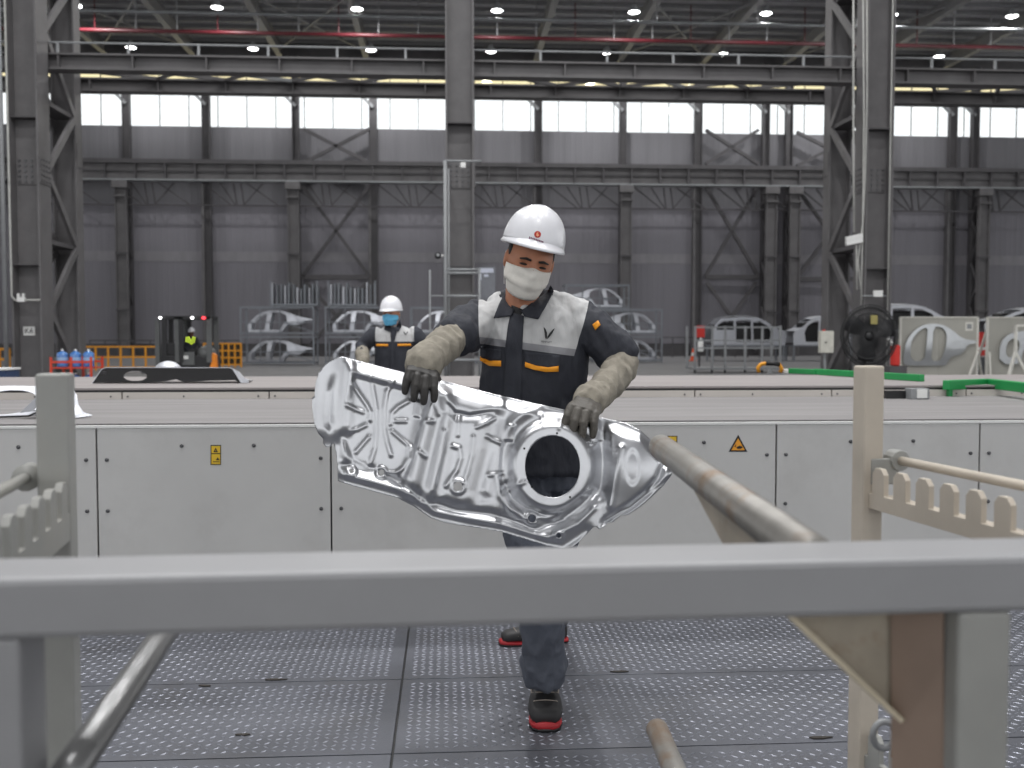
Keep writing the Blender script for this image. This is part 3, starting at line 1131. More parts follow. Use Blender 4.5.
def panel_height(X, Y):
    """relief in metres towards the camera, over photo-plane units of 3 mm"""
    h = np.zeros(X.shape)
    top = np.interp(X, [312, 352, 408, 437, 500, 560, 605, 640, 672], [359, 359, 374, 379, 396, 409.5, 418.5, 431, 465])
    dt = Y - top
    # folded-back top flange
    h += -0.026 * (1 - sstep(dt, 0, 13)) * sstep(X, 345, 356)
    # left wheel-arch lobe, rolling backwards
    h += -0.055 * (1 - sstep(X, 312, 347)) ** 1.4
    h += 0.016 * np.exp(-((X - 349 + (Y - 400) * 0.07) / 5.5) ** 2) * sstep(Y, 356, 364) * (1 - sstep(Y, 425, 440))
    h += -0.016 * np.exp(-(seg_dist(X, Y, [(335, 368), (331, 392), (329.5, 415), (331, 445)]) / 4.2) ** 2) * sstep(Y, 370, 392) * (1 - sstep(Y, 422, 438))
    h += -0.020 * sstep(Y, 428, 446) * (1 - sstep(X, 338, 346))
    # recessed first field
    f1 = [(353, 374), (405, 388), (432, 393), (422, 425), (412, 462), (402, 487), (372, 470), (352, 462), (341, 436), (346, 405)]
    h += -0.012 * sstep(sdist(X, Y, f1), -3, 4)
    # broad proud ridge between the fields
    rid = [(437, 386), (431, 410), (424, 436), (417, 464), (410, 492)]
    h += 0.022 * np.exp(-(seg_dist(X, Y, rid) / 9.0) ** 2)
    rid2 = [(446, 396), (448, 412), (443, 436), (437, 462), (428, 500)]
    h += 0.018 * np.exp(-(seg_dist(X, Y, rid2) / 6.0) ** 2)
    # sloped shelf below the top flange in the middle
    sh = [(443, 389), (500, 403), (497, 410), (484, 412), (470, 415), (455, 412), (447, 402)]
    h += 0.010 * sstep(sdist(X, Y, sh), -1.5, 3) * sstep(dt, 8, 22)
    # middle field bulging
    f2 = [(447, 414), (480, 414), (499, 406), (502, 440), (498, 470), (492, 496), (462, 508), (436, 500), (444, 455)]
    h += 0.010 * sstep(sdist(X, Y, f2), -2, 10)
    h += -0.012 * np.exp(-(seg_dist(X, Y, [(496, 418), (490, 450), (478, 492)]) / 8.0) ** 2)
    # step by the ring
    h += -0.010 * sstep(X - (503 - (Y - 430) * 0.05), -3, 3) * (1 - sstep(X, 600, 614))
    # ring around the big hole with its dish
    rr = np.hypot((X - 552.5) / 36.5, (Y - 466.5) / 39.5)
    h += 0.030 * (1 - sstep(rr, 0.98, 1.28))
    h += -0.006 * np.exp(-((rr - 1.40) / 0.10) ** 2) * (Y > 440)
    h += 0.010 * np.exp(-((rr - 1.55) / 0.13) ** 2) * sstep(X, 500, 510) * (1 - sstep(X, 560, 580)) * (Y < 520)
    # dome on the tapering end
    h += 0.034 * np.exp(-(((X - 632) / 30) ** 2 + ((Y - 468) / 36) ** 2) * 1.0)
    h += -0.024 * np.exp(-(seg_dist(X, Y, [(603, 430), (604, 460), (601, 490)]) / 8.0) ** 2)
    h += 0.010 * np.exp(-(seg_dist(X, Y, [(621, 448), (616, 476), (611, 506)]) / 3.0) ** 2)
    ro = np.hypot((X - 632.5) / 7.5, (Y - 467) / 18.0)
    h += -0.006 * (1 - sstep(ro, 0.7, 1.15))
    # flange along the tapering end
    fl = [(664, 462), (658, 479), (646, 493), (630, 506), (612, 517), (598, 526)]
    sd = seg_dist(X, Y, fl)
    outer = sstep((X - 600) * 0.62 + (Y - 526) * 0.78 - 3.5, -1, 2.0)
    h += -0.018 * np.exp(-(sd / 3.0) ** 2) * sstep(X, 598, 606)
    h += -0.010 * outer * sstep(X, 598, 606)
    # lower channel and bottom flange
    ch = [(345, 465), (372, 472), (400, 483), (425, 500), (455, 510), (490, 514), (512, 520), (535, 529), (556, 524), (575, 508), (592, 494)]
    h += -0.012 * np.exp(-(seg_dist(X, Y, ch) / 5.0) ** 2)
    h += 0.006 * np.exp(-(seg_dist(X, Y, [(497, 478), (500, 496), (510, 509), (527, 514)]) / 3.0) ** 2)
    h += -0.008 * np.exp(-(seg_dist(X, Y, [(506, 484), (512, 498), (524, 507), (545, 514), (562, 511), (580, 498)]) / 2.6) ** 2)
    bot = [(338, 480), (372, 489), (400, 497), (417, 507), (432, 517), (470, 525.5), (500, 530), (546, 544), (563, 547), (586, 532)]
    h += -0.013 * np.exp(-(seg_dist(X, Y, bot) / 7.0) ** 2)
    bot2 = [(341, 462), (340, 474), (372, 482), (404, 490), (436, 512), (500, 524), (548, 538), (578, 524), (594, 508)]
    h += 0.006 * np.exp(-(seg_dist(X, Y, bot2) / 2.4) ** 2)
    # pressed ribs
    ribs = [[(353, 385), (360, 395), (367, 405), (370.5, 412), (370, 420)], [(347, 405), (355, 409), (363, 412)], [(350, 431), (358, 429), (366, 425)], [(356, 452), (362, 445), (369, 437)],
            [(371, 376), (374, 395), (376.5, 410), (376.5, 430), (375, 448), (370, 464)], [(393, 381), (387, 392), (384.5, 408), (384.5, 428), (387, 442), (391, 455)],
            [(408.5, 401), (398, 407), (392, 413), (390.5, 424)], [(396, 421), (406, 421)], [(392, 431), (400, 438), (410, 446.5)], [(410, 448), (409, 458), (403, 468), (396, 473), (388, 472.5)],
            [(434, 402), (439, 414)], [(426, 421), (433, 421)], [(419, 451), (425, 456)], [(444.5, 431), (443, 450), (438, 470), (432.5, 490)], [(459, 416), (458, 435)], [(453, 446), (459.5, 448), (461, 458), (457, 470), (446, 486)],
            [(473.5, 437), (472, 455), (468, 470), (464, 482)], [(477, 427), (486, 423), (495, 418)], [(487, 436), (494, 440), (501, 443)], [(489, 475), (502, 473)],
            [(590, 448), (595, 445), (597, 442)], [(541, 414), (543, 424)], [(561, 420), (559, 428)], [(508, 490), (516, 486), (524, 482)]]
    for rb in ribs:
        h += (0.0060 if len(rb) > 4 else 0.0042) * np.exp(-(seg_dist(X, Y, rb) / 2.0) ** 2)
    for q in ([(415.5, 400), (423, 401.5), (420.5, 418), (413.5, 416.5)], [(508.5, 424), (516, 425), (513.5, 442), (506.5, 440.5)]):
        h += 0.0055 * sstep(sdist(X, Y, q), -1.2, 1.6)
    for (c, a, b) in HOLES[1:]:
        r = np.hypot((X - c[0]) / (a + 3.2), (Y - c[1]) / (b + 3.2))
        h += 0.006 * (1 - sstep(r, 0.85, 1.2))
    return h


def build_panel():
    s = 1.3
    xs = np.arange(310, 677, s)
    ys = np.arange(354, 551, s)
    X, Y = np.meshgrid(xs, ys)
    ins = inside(X, Y, OUT)
    for c, a, b in HOLES:
        ins &= np.hypot((X - c[0]) / a, (Y - c[1]) / b) > 1.0
    ny, nx = X.shape
    # cells with at least 3 corners inside: outside corners are snapped to the outlines
    keep = (ins[:-1, :-1].astype(int) + ins[1:, :-1] + ins[:-1, 1:] + ins[1:, 1:]) >= 2
    use = np.zeros(X.shape, bool)
    use[:-1, :-1] |= keep
    use[1:, :-1] |= keep
    use[:-1, 1:] |= keep
    use[1:, 1:] |= keep
    # border vertices move onto the nearest outline point
    cnt = np.zeros(X.shape, int)
    cnt[:-1, :-1] += keep
    cnt[1:, :-1] += keep
    cnt[:-1, 1:] += keep
    cnt[1:, 1:] += keep
    edge = use & (cnt < 4)
    O = np.array(OUT + [OUT[0]], float)
    circ = []
    for c, a, b in HOLES:
        t = np.linspace(0, 2 * np.pi, 73)
        circ.append(np.stack([c[0] + a * np.cos(t), c[1] + b * np.sin(t)], 1))
    segs = [(p[:-1], p[1:]) for p in [O] + circ]
    A0 = np.concatenate([q[0] for q in segs])
    B0 = np.concatenate([q[1] for q in segs])
    XX, YY = X.copy(), Y.copy()
    for j, i in np.argwhere(edge):
        p = np.array([X[j, i], Y[j, i]])
        d = B0 - A0
        t = np.clip(((p - A0) * d).sum(1) / ((d * d).sum(1) + 1e-9), 0, 1)
        q = A0 + d * t[:, None]
        k = np.argmin(((q - p) ** 2).sum(1))
        XX[j, i], YY[j, i] = q[k]
    H = panel_height(XX, YY)
    idx = -np.ones(X.shape, int)
    vs = []
    for j, i in np.argwhere(use):
        idx[j, i] = len(vs)
        x, y = XX[j, i], YY[j, i]
        d = 3.10 - (y - 360) * 0.0004 - H[j, i]
        vs.append(tuple(at(x, y, d)))
    fs = []
    for j, i in np.argwhere(keep):
        fs.append((idx[j, i], idx[j + 1, i], idx[j + 1, i + 1], idx[j, i + 1]))
    me = bpy.data.meshes.new('stamped_sheet')
    me.from_pydata(vs, [], fs)
    me.update()
    return me


M_SHEET = mat('bright_stamped_steel', (196, 197, 200), 0.33, 1.0, 0.07, 9.0, stretch=(1, 1, 1))
pan = thing('stamped_pressing', 'large shiny stamped sheet-metal car panel held in both gloved hands', 'metal panel', at(490, 460, 3.08))
me = build_panel()
sheet = ob('sheet', me, M_SHEET, pan, smooth=True, recalc=False, solid=0.0016)
for c in ((557, 433.2), (524.3, 448.5), (532, 486.8), (570, 497.2)):
    p = at(c[0], c[1], 3.10 - (c[1] - 360) * 0.0004 - float(panel_height(np.array([c[0]]), np.array([c[1]]))[0]) - 0.0012)
    M = frame(p, RGT, UPV, -FWD)
    ob('pierced_hole', MB().lathe([(0.0, 0.0004), (0.0034, 0.0004), (0.0034, -0.0016)], M, 10), M_BLACK, sheet)

# ------------------------------------------------------------------ people
M_SKIN = mat('warm_skin', (176, 118, 88), 0.5, 0, 0.06, 20)
M_HAIR = mat('black_hair', (20, 18, 17), 0.6, 0, 0.1, 40)
M_JKT = mat('navy_black_workwear', (46, 48, 56), 0.8, 0, 0.12, 18, bump=0.7, bscale=22, stretch=(1.6, 1, 0.6))
M_YOKE = mat('light_grey_workwear', (190, 190, 190), 0.8, 0, 0.06, 14, bump=0.8, bscale=18, stretch=(1.6, 1, 0.6))
M_STRIPE = mat('grey_reflective_tape', (138, 138, 142), 0.5, 0, 0.06, 14)
M_ORANGE = mat('orange_trim', (240, 156, 30), 0.7, 0, 0.06, 14)
M_TROU = mat('slate_trousers', (84, 88, 98), 0.85, 0, 0.14, 14, bump=0.7, bscale=24)
M_HELM = mat('white_helmet_plastic', (236, 236, 240), 0.28, 0, 0.02, 6, coat=0.4)
M_MASKW = mat('white_face_mask', (226, 222, 214), 0.85, 0, 0.04, 30, bump=0.15, bscale=80)
M_MASKB = mat('blue_face_mask', (104, 186, 226), 0.85, 0, 0.04, 30)
M_GLOVE = mat('black_rubber_glove', (58, 56, 54), 0.5, 0, 0.18, 30, bump=0.3, bscale=60)
M_CUFF = mat('grey_cotton_sleeve', (142, 136, 124), 0.9, 0, 0.14, 18, bump=0.5, bscale=40, spots=0.4, spotcol=(108, 100, 88), spotscale=10)
M_SHOE = mat('black_shoe_leather', (44, 43, 44), 0.6, 0, 0.15, 20)
M_SOLE = mat('red_sole_rubber', (166, 32, 40), 0.5, 0, 0.08, 20)
M_LACE = mat('grey_shoe_lace', (132, 124, 116), 0.8)
M_HIVIS = mat('lime_hi_vis', (206, 232, 60), 0.7)
M_EYE = mat('dark_eye', (24, 18, 16), 0.3)


def bvh_of(meshes):
    vs, fs = [], []
    for m in meshes:
        n = len(vs)
        vs += [v.co.copy() for v in m.vertices]
        fs += [tuple(i + n for i in p.vertices) for p in m.polygons]
    return BVHTree.FromPolygons(vs, fs)


def drape(bvh, pts, lift, res=2.0, dflt=3.4, thick=0.003, relax=0):
    """cloth patch: a polygon outlined on the picture is laid onto the body it covers"""
    bm = bmesh.new()
    f = bm.faces.new([bm.verts.new((x, y, 0)) for x, y in pts])
    xs_, ys_ = [p[0] for p in pts], [p[1] for p in pts]
    for ax, lo, hi in ((0, min(xs_), max(xs_)), (1, min(ys_), max(ys_))):
        n = max(1, int((hi - lo) / res))
        for k in range(1, n):
            c = lo + (hi - lo) * k / n
            co = (c, 0, 0) if ax == 0 else (0, c, 0)
            no = (1, 0, 0) if ax == 0 else (0, 1, 0)
            bmesh.ops.bisect_plane(bm, geom=bm.verts[:] + bm.edges[:] + bm.faces[:], plane_co=co, plane_no=no)
    last = dflt
    hits = []
    for v in bm.verts:
        r = ray(v.co.x, v.co.y)
        h = bvh.ray_cast(EYE, r.normalized(), 30)
        if h[0] is not None:
            d = (h[0] - EYE).dot(FWD)
        else:
            d = None
        hits.append(d)
    good = [d for d in hits if d is not None]
    med = sorted(good)[len(good) // 2] if good else dflt
    for v, d in zip(bm.verts, hits):
        if d is None or abs(d - med) > 0.3:
            d = med
        v.co = at(v.co.x, v.co.y, d - lift)
    for _ in range(relax):
        bmesh.ops.smooth_vert(bm, verts=[v for v in bm.verts if not v.is_boundary], factor=0.5, use_axis_x=True, use_axis_y=True, use_axis_z=True)
    me = bpy.data.meshes.new('patch')
    bm.to_mesh(me)
    bm.free()
    return me


def wrinkle(me, amp, sc, seed=0.0):
    me.calc_loop_triangles()
    ns = [v.normal.copy() for v in me.vertices]
    for v, n in zip(me.vertices, ns):
        p = V((v.co.x * sc * 1.5, v.co.y * sc, v.co.z * sc * 0.65)) + V((seed, seed * 1.7, seed * 0.3))
        f = 1 - abs(noise.noise(p)) * 2.2
        g = noise.noise(p * 2.3)
        v.co += n * (amp * (f * 0.7 + g * 0.5))
    me.update()


def head_mb(mb, C, R, s=1.0):
    """head with brow, sockets, nose, cheeks and jaw; C centre at eye level, R local axes (face looks to -y)"""
    n, m = 48, 36
    vs = []
    for i in range(m + 1):
        t = math.pi * (i + (0.05 if i == 0 else -0.05 if i == m else 0)) / m
        for k in range(n):
            a = 2 * math.pi * k / n
            x, y, z = math.sin(t) * math.cos(a), math.sin(t) * math.sin(a), -math.cos(t)
            px, py, pz = x * 0.076, y * 0.096, z * 0.118
            if pz < 0:                        # jaw narrows
                q = min(1, -pz / 0.118)
                px *= 1 - 0.30 * q ** 1.5
                py = py * (1 - 0.12 * q) - 0.012 * q
            face = max(0, -y)
            g = lambda cx, cz, sx, sz: math.exp(-((px - cx) / sx) ** 2 - ((pz - cz) / sz) ** 2)
            if y < 0:
                py -= 0.022 * g(0, -0.028, 0.011, 0.022)          # nose
                py -= 0.010 * g(0, -0.012, 0.009, 0.03)
                py += 0.010 * (g(0.031, 0.0, 0.018, 0.011) + g(-0.031, 0.0, 0.018, 0.011))   # sockets
                py -= 0.006 * (g(0.03, 0.018, 0.025, 0.008) + g(-0.03, 0.018, 0.025, 0.008))  # brow
                py -= 0.004 * (g(0.04, -0.03, 0.02, 0.02) + g(-0.04, -0.03, 0.02, 0.02))
                py -= 0.006 * g(0, -0.066, 0.02, 0.008)           # lips
                py -= 0.008 * g(0, -0.1, 0.02, 0.015)             # chin
            vs.append(C + R @ (V((px, py, pz + 0.0)) * s))
    fs = []
    for i in range(m):
        for k in range(n):
            l = (k + 1) % n
            fs.append((i * n + k, i * n + l, (i + 1) * n + l, (i + 1) * n + k))
    fs.append(tuple(range(n - 1, -1, -1)))
    fs.append(tuple(m * n + k for k in range(n)))
    mb.add(vs, fs)
    for sx in (-1, 1):
        mb.ell(C + R @ (V((sx * 0.079, 0.012, -0.012)) * s), (0.009 * s, 0.018 * s, 0.032 * s), R, 10, 8)


def helmet(root, C, R, s=1.0, logo=True, full=True):
    """hard hat shell with ribs, brim, peak, headband and logo"""
    n = 48
    prof = []
    for k in range(25):
        t = k / 24 * math.pi / 2
        prof.append((abs(math.cos(t)) ** 0.86, math.sin(t)))
    vs, fs = [], []
    z0 = 0.030
    for (r, z) in prof:
        for k in range(n):
            a = 2 * math.pi * k / n
            x, y = math.cos(a), math.sin(a)
            rib = 1.0 + 0.018 * math.exp(-((x / 0.16) ** 2)) * (1 - z * 0.6)
            rib += 0.006 * math.exp(-(((abs(x) - 0.55) / 0.07) ** 2)) * z
            vs.append(C + R @ (V((x * r * 0.105 * rib, 0.008 + y * r * 0.128 * rib, z0 + z * 0.128 * (1.0 + 0.03 * math.exp(-((x * r / 0.3) ** 2)) * z))) * s))
    for i in range(len(prof) - 1):
        for k in range(n):
            l = (k + 1) % n
            fs.append((i * n + k, i * n + l, (i + 1) * n + l, (i + 1) * n + k))
    shell = ob('helmet_shell', MB().add(vs, fs), M_HELM, root, smooth=True, solid=0.003 * s)
    # brim with a longer peak in front
    vs, fs = [], []
    for j, (g, dz) in enumerate(((0.985, 0.014), (1.0, 0.004), (1.035, -0.004), (1.06, -0.011), (1.04, -0.015), (0.99, -0.008))):
        for k in range(n):
            a = 2 * math.pi * k / n
            x, y = math.cos(a), math.sin(a)
            pk = max(0, -y) ** 2
            e = (g - 0.985) / 0.075
            vs.append(C + R @ (V((x * 0.105 * g, 0.008 + y * 0.128 * g - pk * 0.030 * e, z0 + dz - pk * 0.010 * e)) * s))
    for j in range(5):
        for k in range(n):
            l = (k + 1) % n
            fs.append((j * n + k, j * n + l, (j + 1) * n + l, (j + 1) * n + k))
    ob('helmet_brim', MB().add(vs, fs), M_HELM, root, smooth=True)
    ob('headband', MB().lathe([(0.086 * s, 0.006), (0.092 * s, 0.006), (0.092 * s, -0.016 * s), (0.086 * s, -0.016 * s)], frame(C + R @ V((0, 0.006, z0 * s)), R @ V((1, 0, 0)), R @ V((0, 1.2, 0)), R @ V((0, 0, 1))), 24), M_BLACK, root, smooth=True)
    return shell


def mask(root, C, R, m, s=1.0):
    rows, cols = 13, 22
    vs, fs = [], []
    for j in range(rows):
        v = j / (rows - 1)
        z = -0.014 - 0.108 * v
        for i in range(cols):
            u = -1 + 2 * i / (cols - 1)
            a = u * math.radians(82)
            wid = 0.079 - 0.022 * max(0, v - 0.35) / 0.65
            x = wid * math.sin(a)
            nose = 0.028 * math.exp(-(x / 0.022) ** 2) * math.exp(-((v - 0.22) / 0.28) ** 2)
            front = 0.094 + 0.014 * math.sin(math.pi * min(1, v * 0.95)) - 0.016 * max(0, v - 0.75) / 0.25
            y = 0.012 - (front + 0.012) * math.cos(a) ** 0.85 - nose
            pleat = 0.005 * math.sin(v * math.pi * 5) * math.cos(a)
            z2 = z + 0.012 * abs(u) ** 2 * (1 if v > 0.5 else -0.6) + (0.010 * math.exp(-(x / 0.02) ** 2) if j == 0 else 0)
            vs.append(C + R @ (V((x, y - pleat, z2)) * s))
    for j in range(rows - 1):
        for i in range(cols - 1):
            a = j * cols + i
            fs.append((a, a + 1, a + cols + 1, a + cols))
    mk = ob('face_mask', MB().add(vs, fs), m, root, smooth=True, solid=0.002 * s)
    for sx in (-1, 1):
        p = [V((sx * 0.076, 0.0, -0.022)), V((sx * 0.082, 0.018, 0.012)), V((sx * 0.083, 0.030, 0.005)), V((sx * 0.081, 0.026, -0.03)), V((sx * 0.066, 0.0, -0.1))]
        ob('ear_loop', MB().tube([C + R @ (q * s) for q in p], 0.0015 * s, 6), M_WHITE, mk, smooth=True)
    return mk


def hand_mb(mb, W, K, across, down, nrm, curl, lens=(0.074, 0.084, 0.078, 0.062), thumb=1, s=1.0, thumb_dir=None, fat=1.0):
    """palm from wrist W to knuckle centre K; fingers start along K, run 'down' and curl away from nrm; thumb leaves the palm side"""
    A = across.normalized()
    rings = []
    ax = (K - W).normalized()
    for t, w, th in ((-0.1, 0.027, 0.021), (0.15, 0.029, 0.020), (0.45, 0.037, 0.018), (0.8, 0.043, 0.016), (1.02, 0.042, 0.013)):
        c = W.lerp(K, t)
        B = ax.cross(A).normalized()
        rings.append([c + A * (w * s * math.cos(a)) + B * (th * s * math.sin(a)) for a in [2 * math.pi * k / 16 for k in range(16)]])
    mb.rings(rings)
    for i, o_ in enumerate((-0.031, -0.0105, 0.0105, 0.031)):
        L = lens[i] * s
        p0 = K + A * (o_ * s) - ax * 0.012 * s - down * 0.0 + (-ax * 0.008 * s if i in (0, 3) else V((0, 0, 0)))
        p1 = p0 + ax * 0.018 * s
        sp = A * ((o_ / 0.031) * 0.006 * s)
        d1 = (ax * (1 - curl[0]) + down * curl[0]).normalized()
        p2 = p1 + d1 * L * 0.42 + sp * 0.5
        d2 = (ax * (1 - curl[1]) * 0.3 + down * curl[1] - nrm * 0.12).normalized()
        p3 = p2 + d2 * L * 0.34 + sp * 0.5
        d3 = (down - nrm * curl[2]).normalized()
        p4 = p3 + d3 * L * 0.24
        mb.limb([p0, p1, p2, p3, p4], [0.0095 * s * fat, 0.0105 * s * fat, 0.0098 * s * fat, 0.0092 * s * fat, 0.0080 * s * fat], 10)
    t0 = W.lerp(K, 0.35) + A * (thumb * 0.026 * s)
    td = thumb_dir if thumb_dir is not None else (ax * 0.6 + A * thumb * 0.8 - nrm * 0.4)
    td = td.normalized()
    t1 = t0 + td * 0.034 * s
    t2 = t1 + (td * 0.7 + down * 0.5 - nrm * 0.2).normalized() * 0.032 * s
    t3 = t2 + (td * 0.4 + down * 0.8).normalized() * 0.024 * s
    mb.limb([t0, t1, t2, t3], [0.013 * s, 0.0125 * s, 0.011 * s, 0.0085 * s], 10)


def shoe(root, heel, toe_dir, s=1.0, ws=1.0, hs=1.0):
    """work shoe standing on z = 0.018; heel point and direction given"""
    D = toe_dir.normalized()
    S = D.cross(V((0, 0, 1))).normalized()
    U = V((0, 0, 1))
    z0 = heel.z

    def loop(t, w, h, zb, pw=2.6, n=20):
        c = heel + D * (t * s)
        out = []
        for k in range(n):
            a = 2 * math.pi * k / n
            ca, sa = math.cos(a), math.sin(a)
            x = math.copysign(abs(ca) ** (2 / pw), ca) * w
            zz = math.copysign(abs(sa) ** (2 / pw), sa)
            out.append(c + S * (x * s * ws) + U * ((zb + h * (0.5 + 0.5 * zz)) * s * hs))
        return out
    sole = [loop(-0.008, 0.018, 0.018, 0.0), loop(0.0, 0.032, 0.021, 0.0), loop(0.05, 0.035, 0.021, 0.0), loop(0.12, 0.034, 0.019, 0.0), loop(0.19, 0.043, 0.021, 0.0), loop(0.25, 0.044, 0.024, 0.001), loop(0.285, 0.036, 0.025, 0.002), loop(0.302, 0.020, 0.022, 0.004)]
    ob('sole', MB().rings(sole), M_SOLE, root, smooth=True)
    ob('outsole', MB().rings([[V((p.x, p.y, z0 + (p.z - z0) * 0.40)) + (p - (heel + D * 0.14)).normalized() * 0.001 for p in r] for r in sole]), M_BLACK, root, smooth=True)
    up = [loop(0.0, 0.022, 0.075, 0.02), loop(0.012, 0.033, 0.085, 0.02), loop(0.05, 0.037, 0.092, 0.018), loop(0.09, 0.037, 0.085, 0.018), loop(0.13, 0.037, 0.070, 0.018), loop(0.18, 0.044, 0.060, 0.016), loop(0.23, 0.046, 0.054, 0.016), loop(0.27, 0.041, 0.046, 0.016), loop(0.290, 0.029, 0.034, 0.018)]
    u = ob('upper', MB().rings(up), M_SHOE, root, smooth=True)
    Q = lambda t, x, h: heel + D * (t * s) + S * (x * s * ws) + U * (h * s * hs)
    ob('tongue', MB().limb([Q(0.085, 0, 0.108), Q(0.12, 0, 0.094), Q(0.165, 0, 0.074)], [0.02 * s, 0.021 * s, 0.014 * s], 10), M_BLACK, root, smooth=True)
    for k, (t, h) in enumerate(((0.105, 0.112), (0.128, 0.102), (0.150, 0.092))):
        ob('lace', MB().tube([Q(t, -0.026, h - 0.014), Q(t + 0.006, -0.012, h + 0.001), Q(t + 0.006, 0.012, h + 0.001), Q(t, 0.026, h - 0.014)], 0.003 * s, 6), M_LACE, root, smooth=True)
    ob('stitch_band', MB().tube([Q(0.11, -0.038, 0.072), Q(0.165, -0.036, 0.068), Q(0.186, -0.012, 0.0775), Q(0.186, 0.012, 0.0775), Q(0.165, 0.036, 0.068), Q(0.11, 0.038, 0.072)], 0.0026 * s, 6), M_LACE, root, smooth=True)
    ob('toe_seam', MB().tube([Q(0.225, -0.045, 0.045), Q(0.232, -0.03, 0.066), Q(0.236, 0, 0.0705), Q(0.232, 0.03, 0.066), Q(0.225, 0.045, 0.045)], 0.0022 * s, 6), M_LACE, root, smooth=True)


def ringE(c, ax, ay, n=28, pw=2.3):
    out = []
    for k in range(n):
        a = 2 * math.pi * k / n
        ca, sa = math.cos(a), math.sin(a)
        out.append(c + ax * (math.copysign(abs(ca) ** (2 / pw), ca)) + ay * (math.copysign(abs(sa) ** (2 / pw), sa)))
    return out


def split_mesh(me, planes, classify, mats):
    """cut a garment cleanly along planes and return its pieces as meshes"""
    bm = bmesh.new()
    bm.from_mesh(me)
    for co, no in planes:
        bmesh.ops.bisect_plane(bm, geom=bm.verts[:] + bm.edges[:] + bm.faces[:], plane_co=co, plane_no=no)
    cls = {}
    for f in bm.faces:
        cls.setdefault(classify(f.calc_center_median()), []).append(f.index)
    bm.faces.ensure_lookup_table()
    out = {}
    bm.faces.index_update()
    keys = {}
    for f in bm.faces:
        keys[f.index] = classify(f.calc_center_median())
    for key in set(keys.values()):
        b2 = bm.copy()
        b2.faces.ensure_lookup_table()
        kill = [f for f in b2.faces if keys[f.index] != key]
        bmesh.ops.delete(b2, geom=kill, context='FACES')
        m = bpy.data.meshes.new(key)
        b2.to_mesh(m)
        b2.free()
        out[key] = m
    bm.free()
    return out
# ---- the main worker, walking towards the camera with the panel
def rot(pitch, roll, yaw):
    B = Matrix((RGT, FLAT, V((0, 0, 1)))).transposed()
    return B @ Matrix.Rotation(math.radians(yaw), 3, 'Z') @ Matrix.Rotation(math.radians(roll), 3, 'Y') @ Matrix.Rotation(math.radians(pitch), 3, 'X')


w1 = thing('person', 'worker in white helmet and face mask walking with the stamped panel', 'person', hitz(540, 690, 0.016))
HC = at(530, 260, 3.40)
HR = rot(17, 12, 10)
hd = MB()
head_mb(hd, HC, HR)
neck = at(523, 313, 3.472)
hd.limb([HC + HR @ V((0, 0.03, -0.06)), HC + HR @ V((0, 0.035, -0.10)), neck], [0.052, 0.055, 0.064])
sh_l, sh_r = at(488, 316, 3.50), at(580, 316, 3.50)
el_l, wr_l = at(450, 340, 3.27), at(425, 361, 3.12)
el_r, wr_r = at(619, 361, 3.43), at(594, 396, 3.19)
chest, waist, pelvis = at(532, 345, 3.53), at(532, 400, 3.56), at(533, 448, 3.58)
hip_l, hip_r = at(514, 462, 3.57), at(551, 462, 3.58)
kn_l, an_l = at(541, 578, 3.38), at(544, 674, 3.53)
kn_r, an_r = at(556, 580, 3.86), at(553, 622, 4.34)
hd.rings([ringE(at(531, y, 3.52), RGT * w, FLAT * d) for y, w, d in ((306, 0.07, 0.05), (316, 0.14, 0.08), (335, 0.155, 0.095), (365, 0.15, 0.095), (400, 0.145, 0.095), (440, 0.15, 0.1), (468, 0.14, 0.1))])
hd.limb([sh_l, el_l, wr_l], [0.042, 0.034, 0.028])
hd.limb([sh_r, el_r, wr_r], [0.042, 0.034, 0.028])
hd.limb([hip_l, kn_l, an_l], [0.075, 0.052, 0.035])
hd.limb([hip_r, kn_r, an_r], [0.075, 0.052, 0.035])
body = ob('body', remeshed(hd, 0.0045, 3), M_SKIN, w1, smooth=True, label='warm brown skin of face and neck')
# face details
for sx in (-1, 1):
    c = HC + HR @ V((sx * 0.031, -0.083, -0.002))
    ob('eye', MB().ell(c, (0.0165, 0.006, 0.0040), HR, 12, 8), M_EYE, w1, smooth=True)
    b = [V((sx * 0.013, -0.0985, 0.017)), V((sx * 0.030, -0.0975, 0.020)), V((sx * 0.049, -0.084, 0.014))]
    ob('eyebrow', MB().tube([HC + HR @ q for q in b], [0.0034, 0.0046, 0.0025], 8), M_HAIR, w1, smooth=True)
hb = MB()
for sx in (-1, 1):
    hb.ell(HC + HR @ V((sx * 0.072, 0.0, 0.022)), (0.008, 0.022, 0.026), HR, 12, 8)
hb.rings([[HC + HR @ V((0.080 * math.cos(a), 0.012 + 0.094 * math.sin(a) * (1 if math.sin(a) > 0 else 0.35), z)) for a in [2 * math.pi * k / 24 for k in range(24)]] for z in (0.0, 0.06)])
ob('hair', remeshed(hb, 0.004, 2), M_HAIR, w1, smooth=True)
sh = helmet(w1, HC + HR @ V((0, 0.004, 0.026)), rot(6, 12, 10))
mask(w1, HC, HR, M_MASKW)
# helmet logo: red disc with pale figure above a line of tiny dark lettering
hbv = bvh_of([sh.data])


def disc(cx, cy, r, n=20, kx=1.0):
    return [(cx + r * kx * math.cos(2 * math.pi * k / n), cy + r * math.sin(2 * math.pi * k / n)) for k in range(n)]


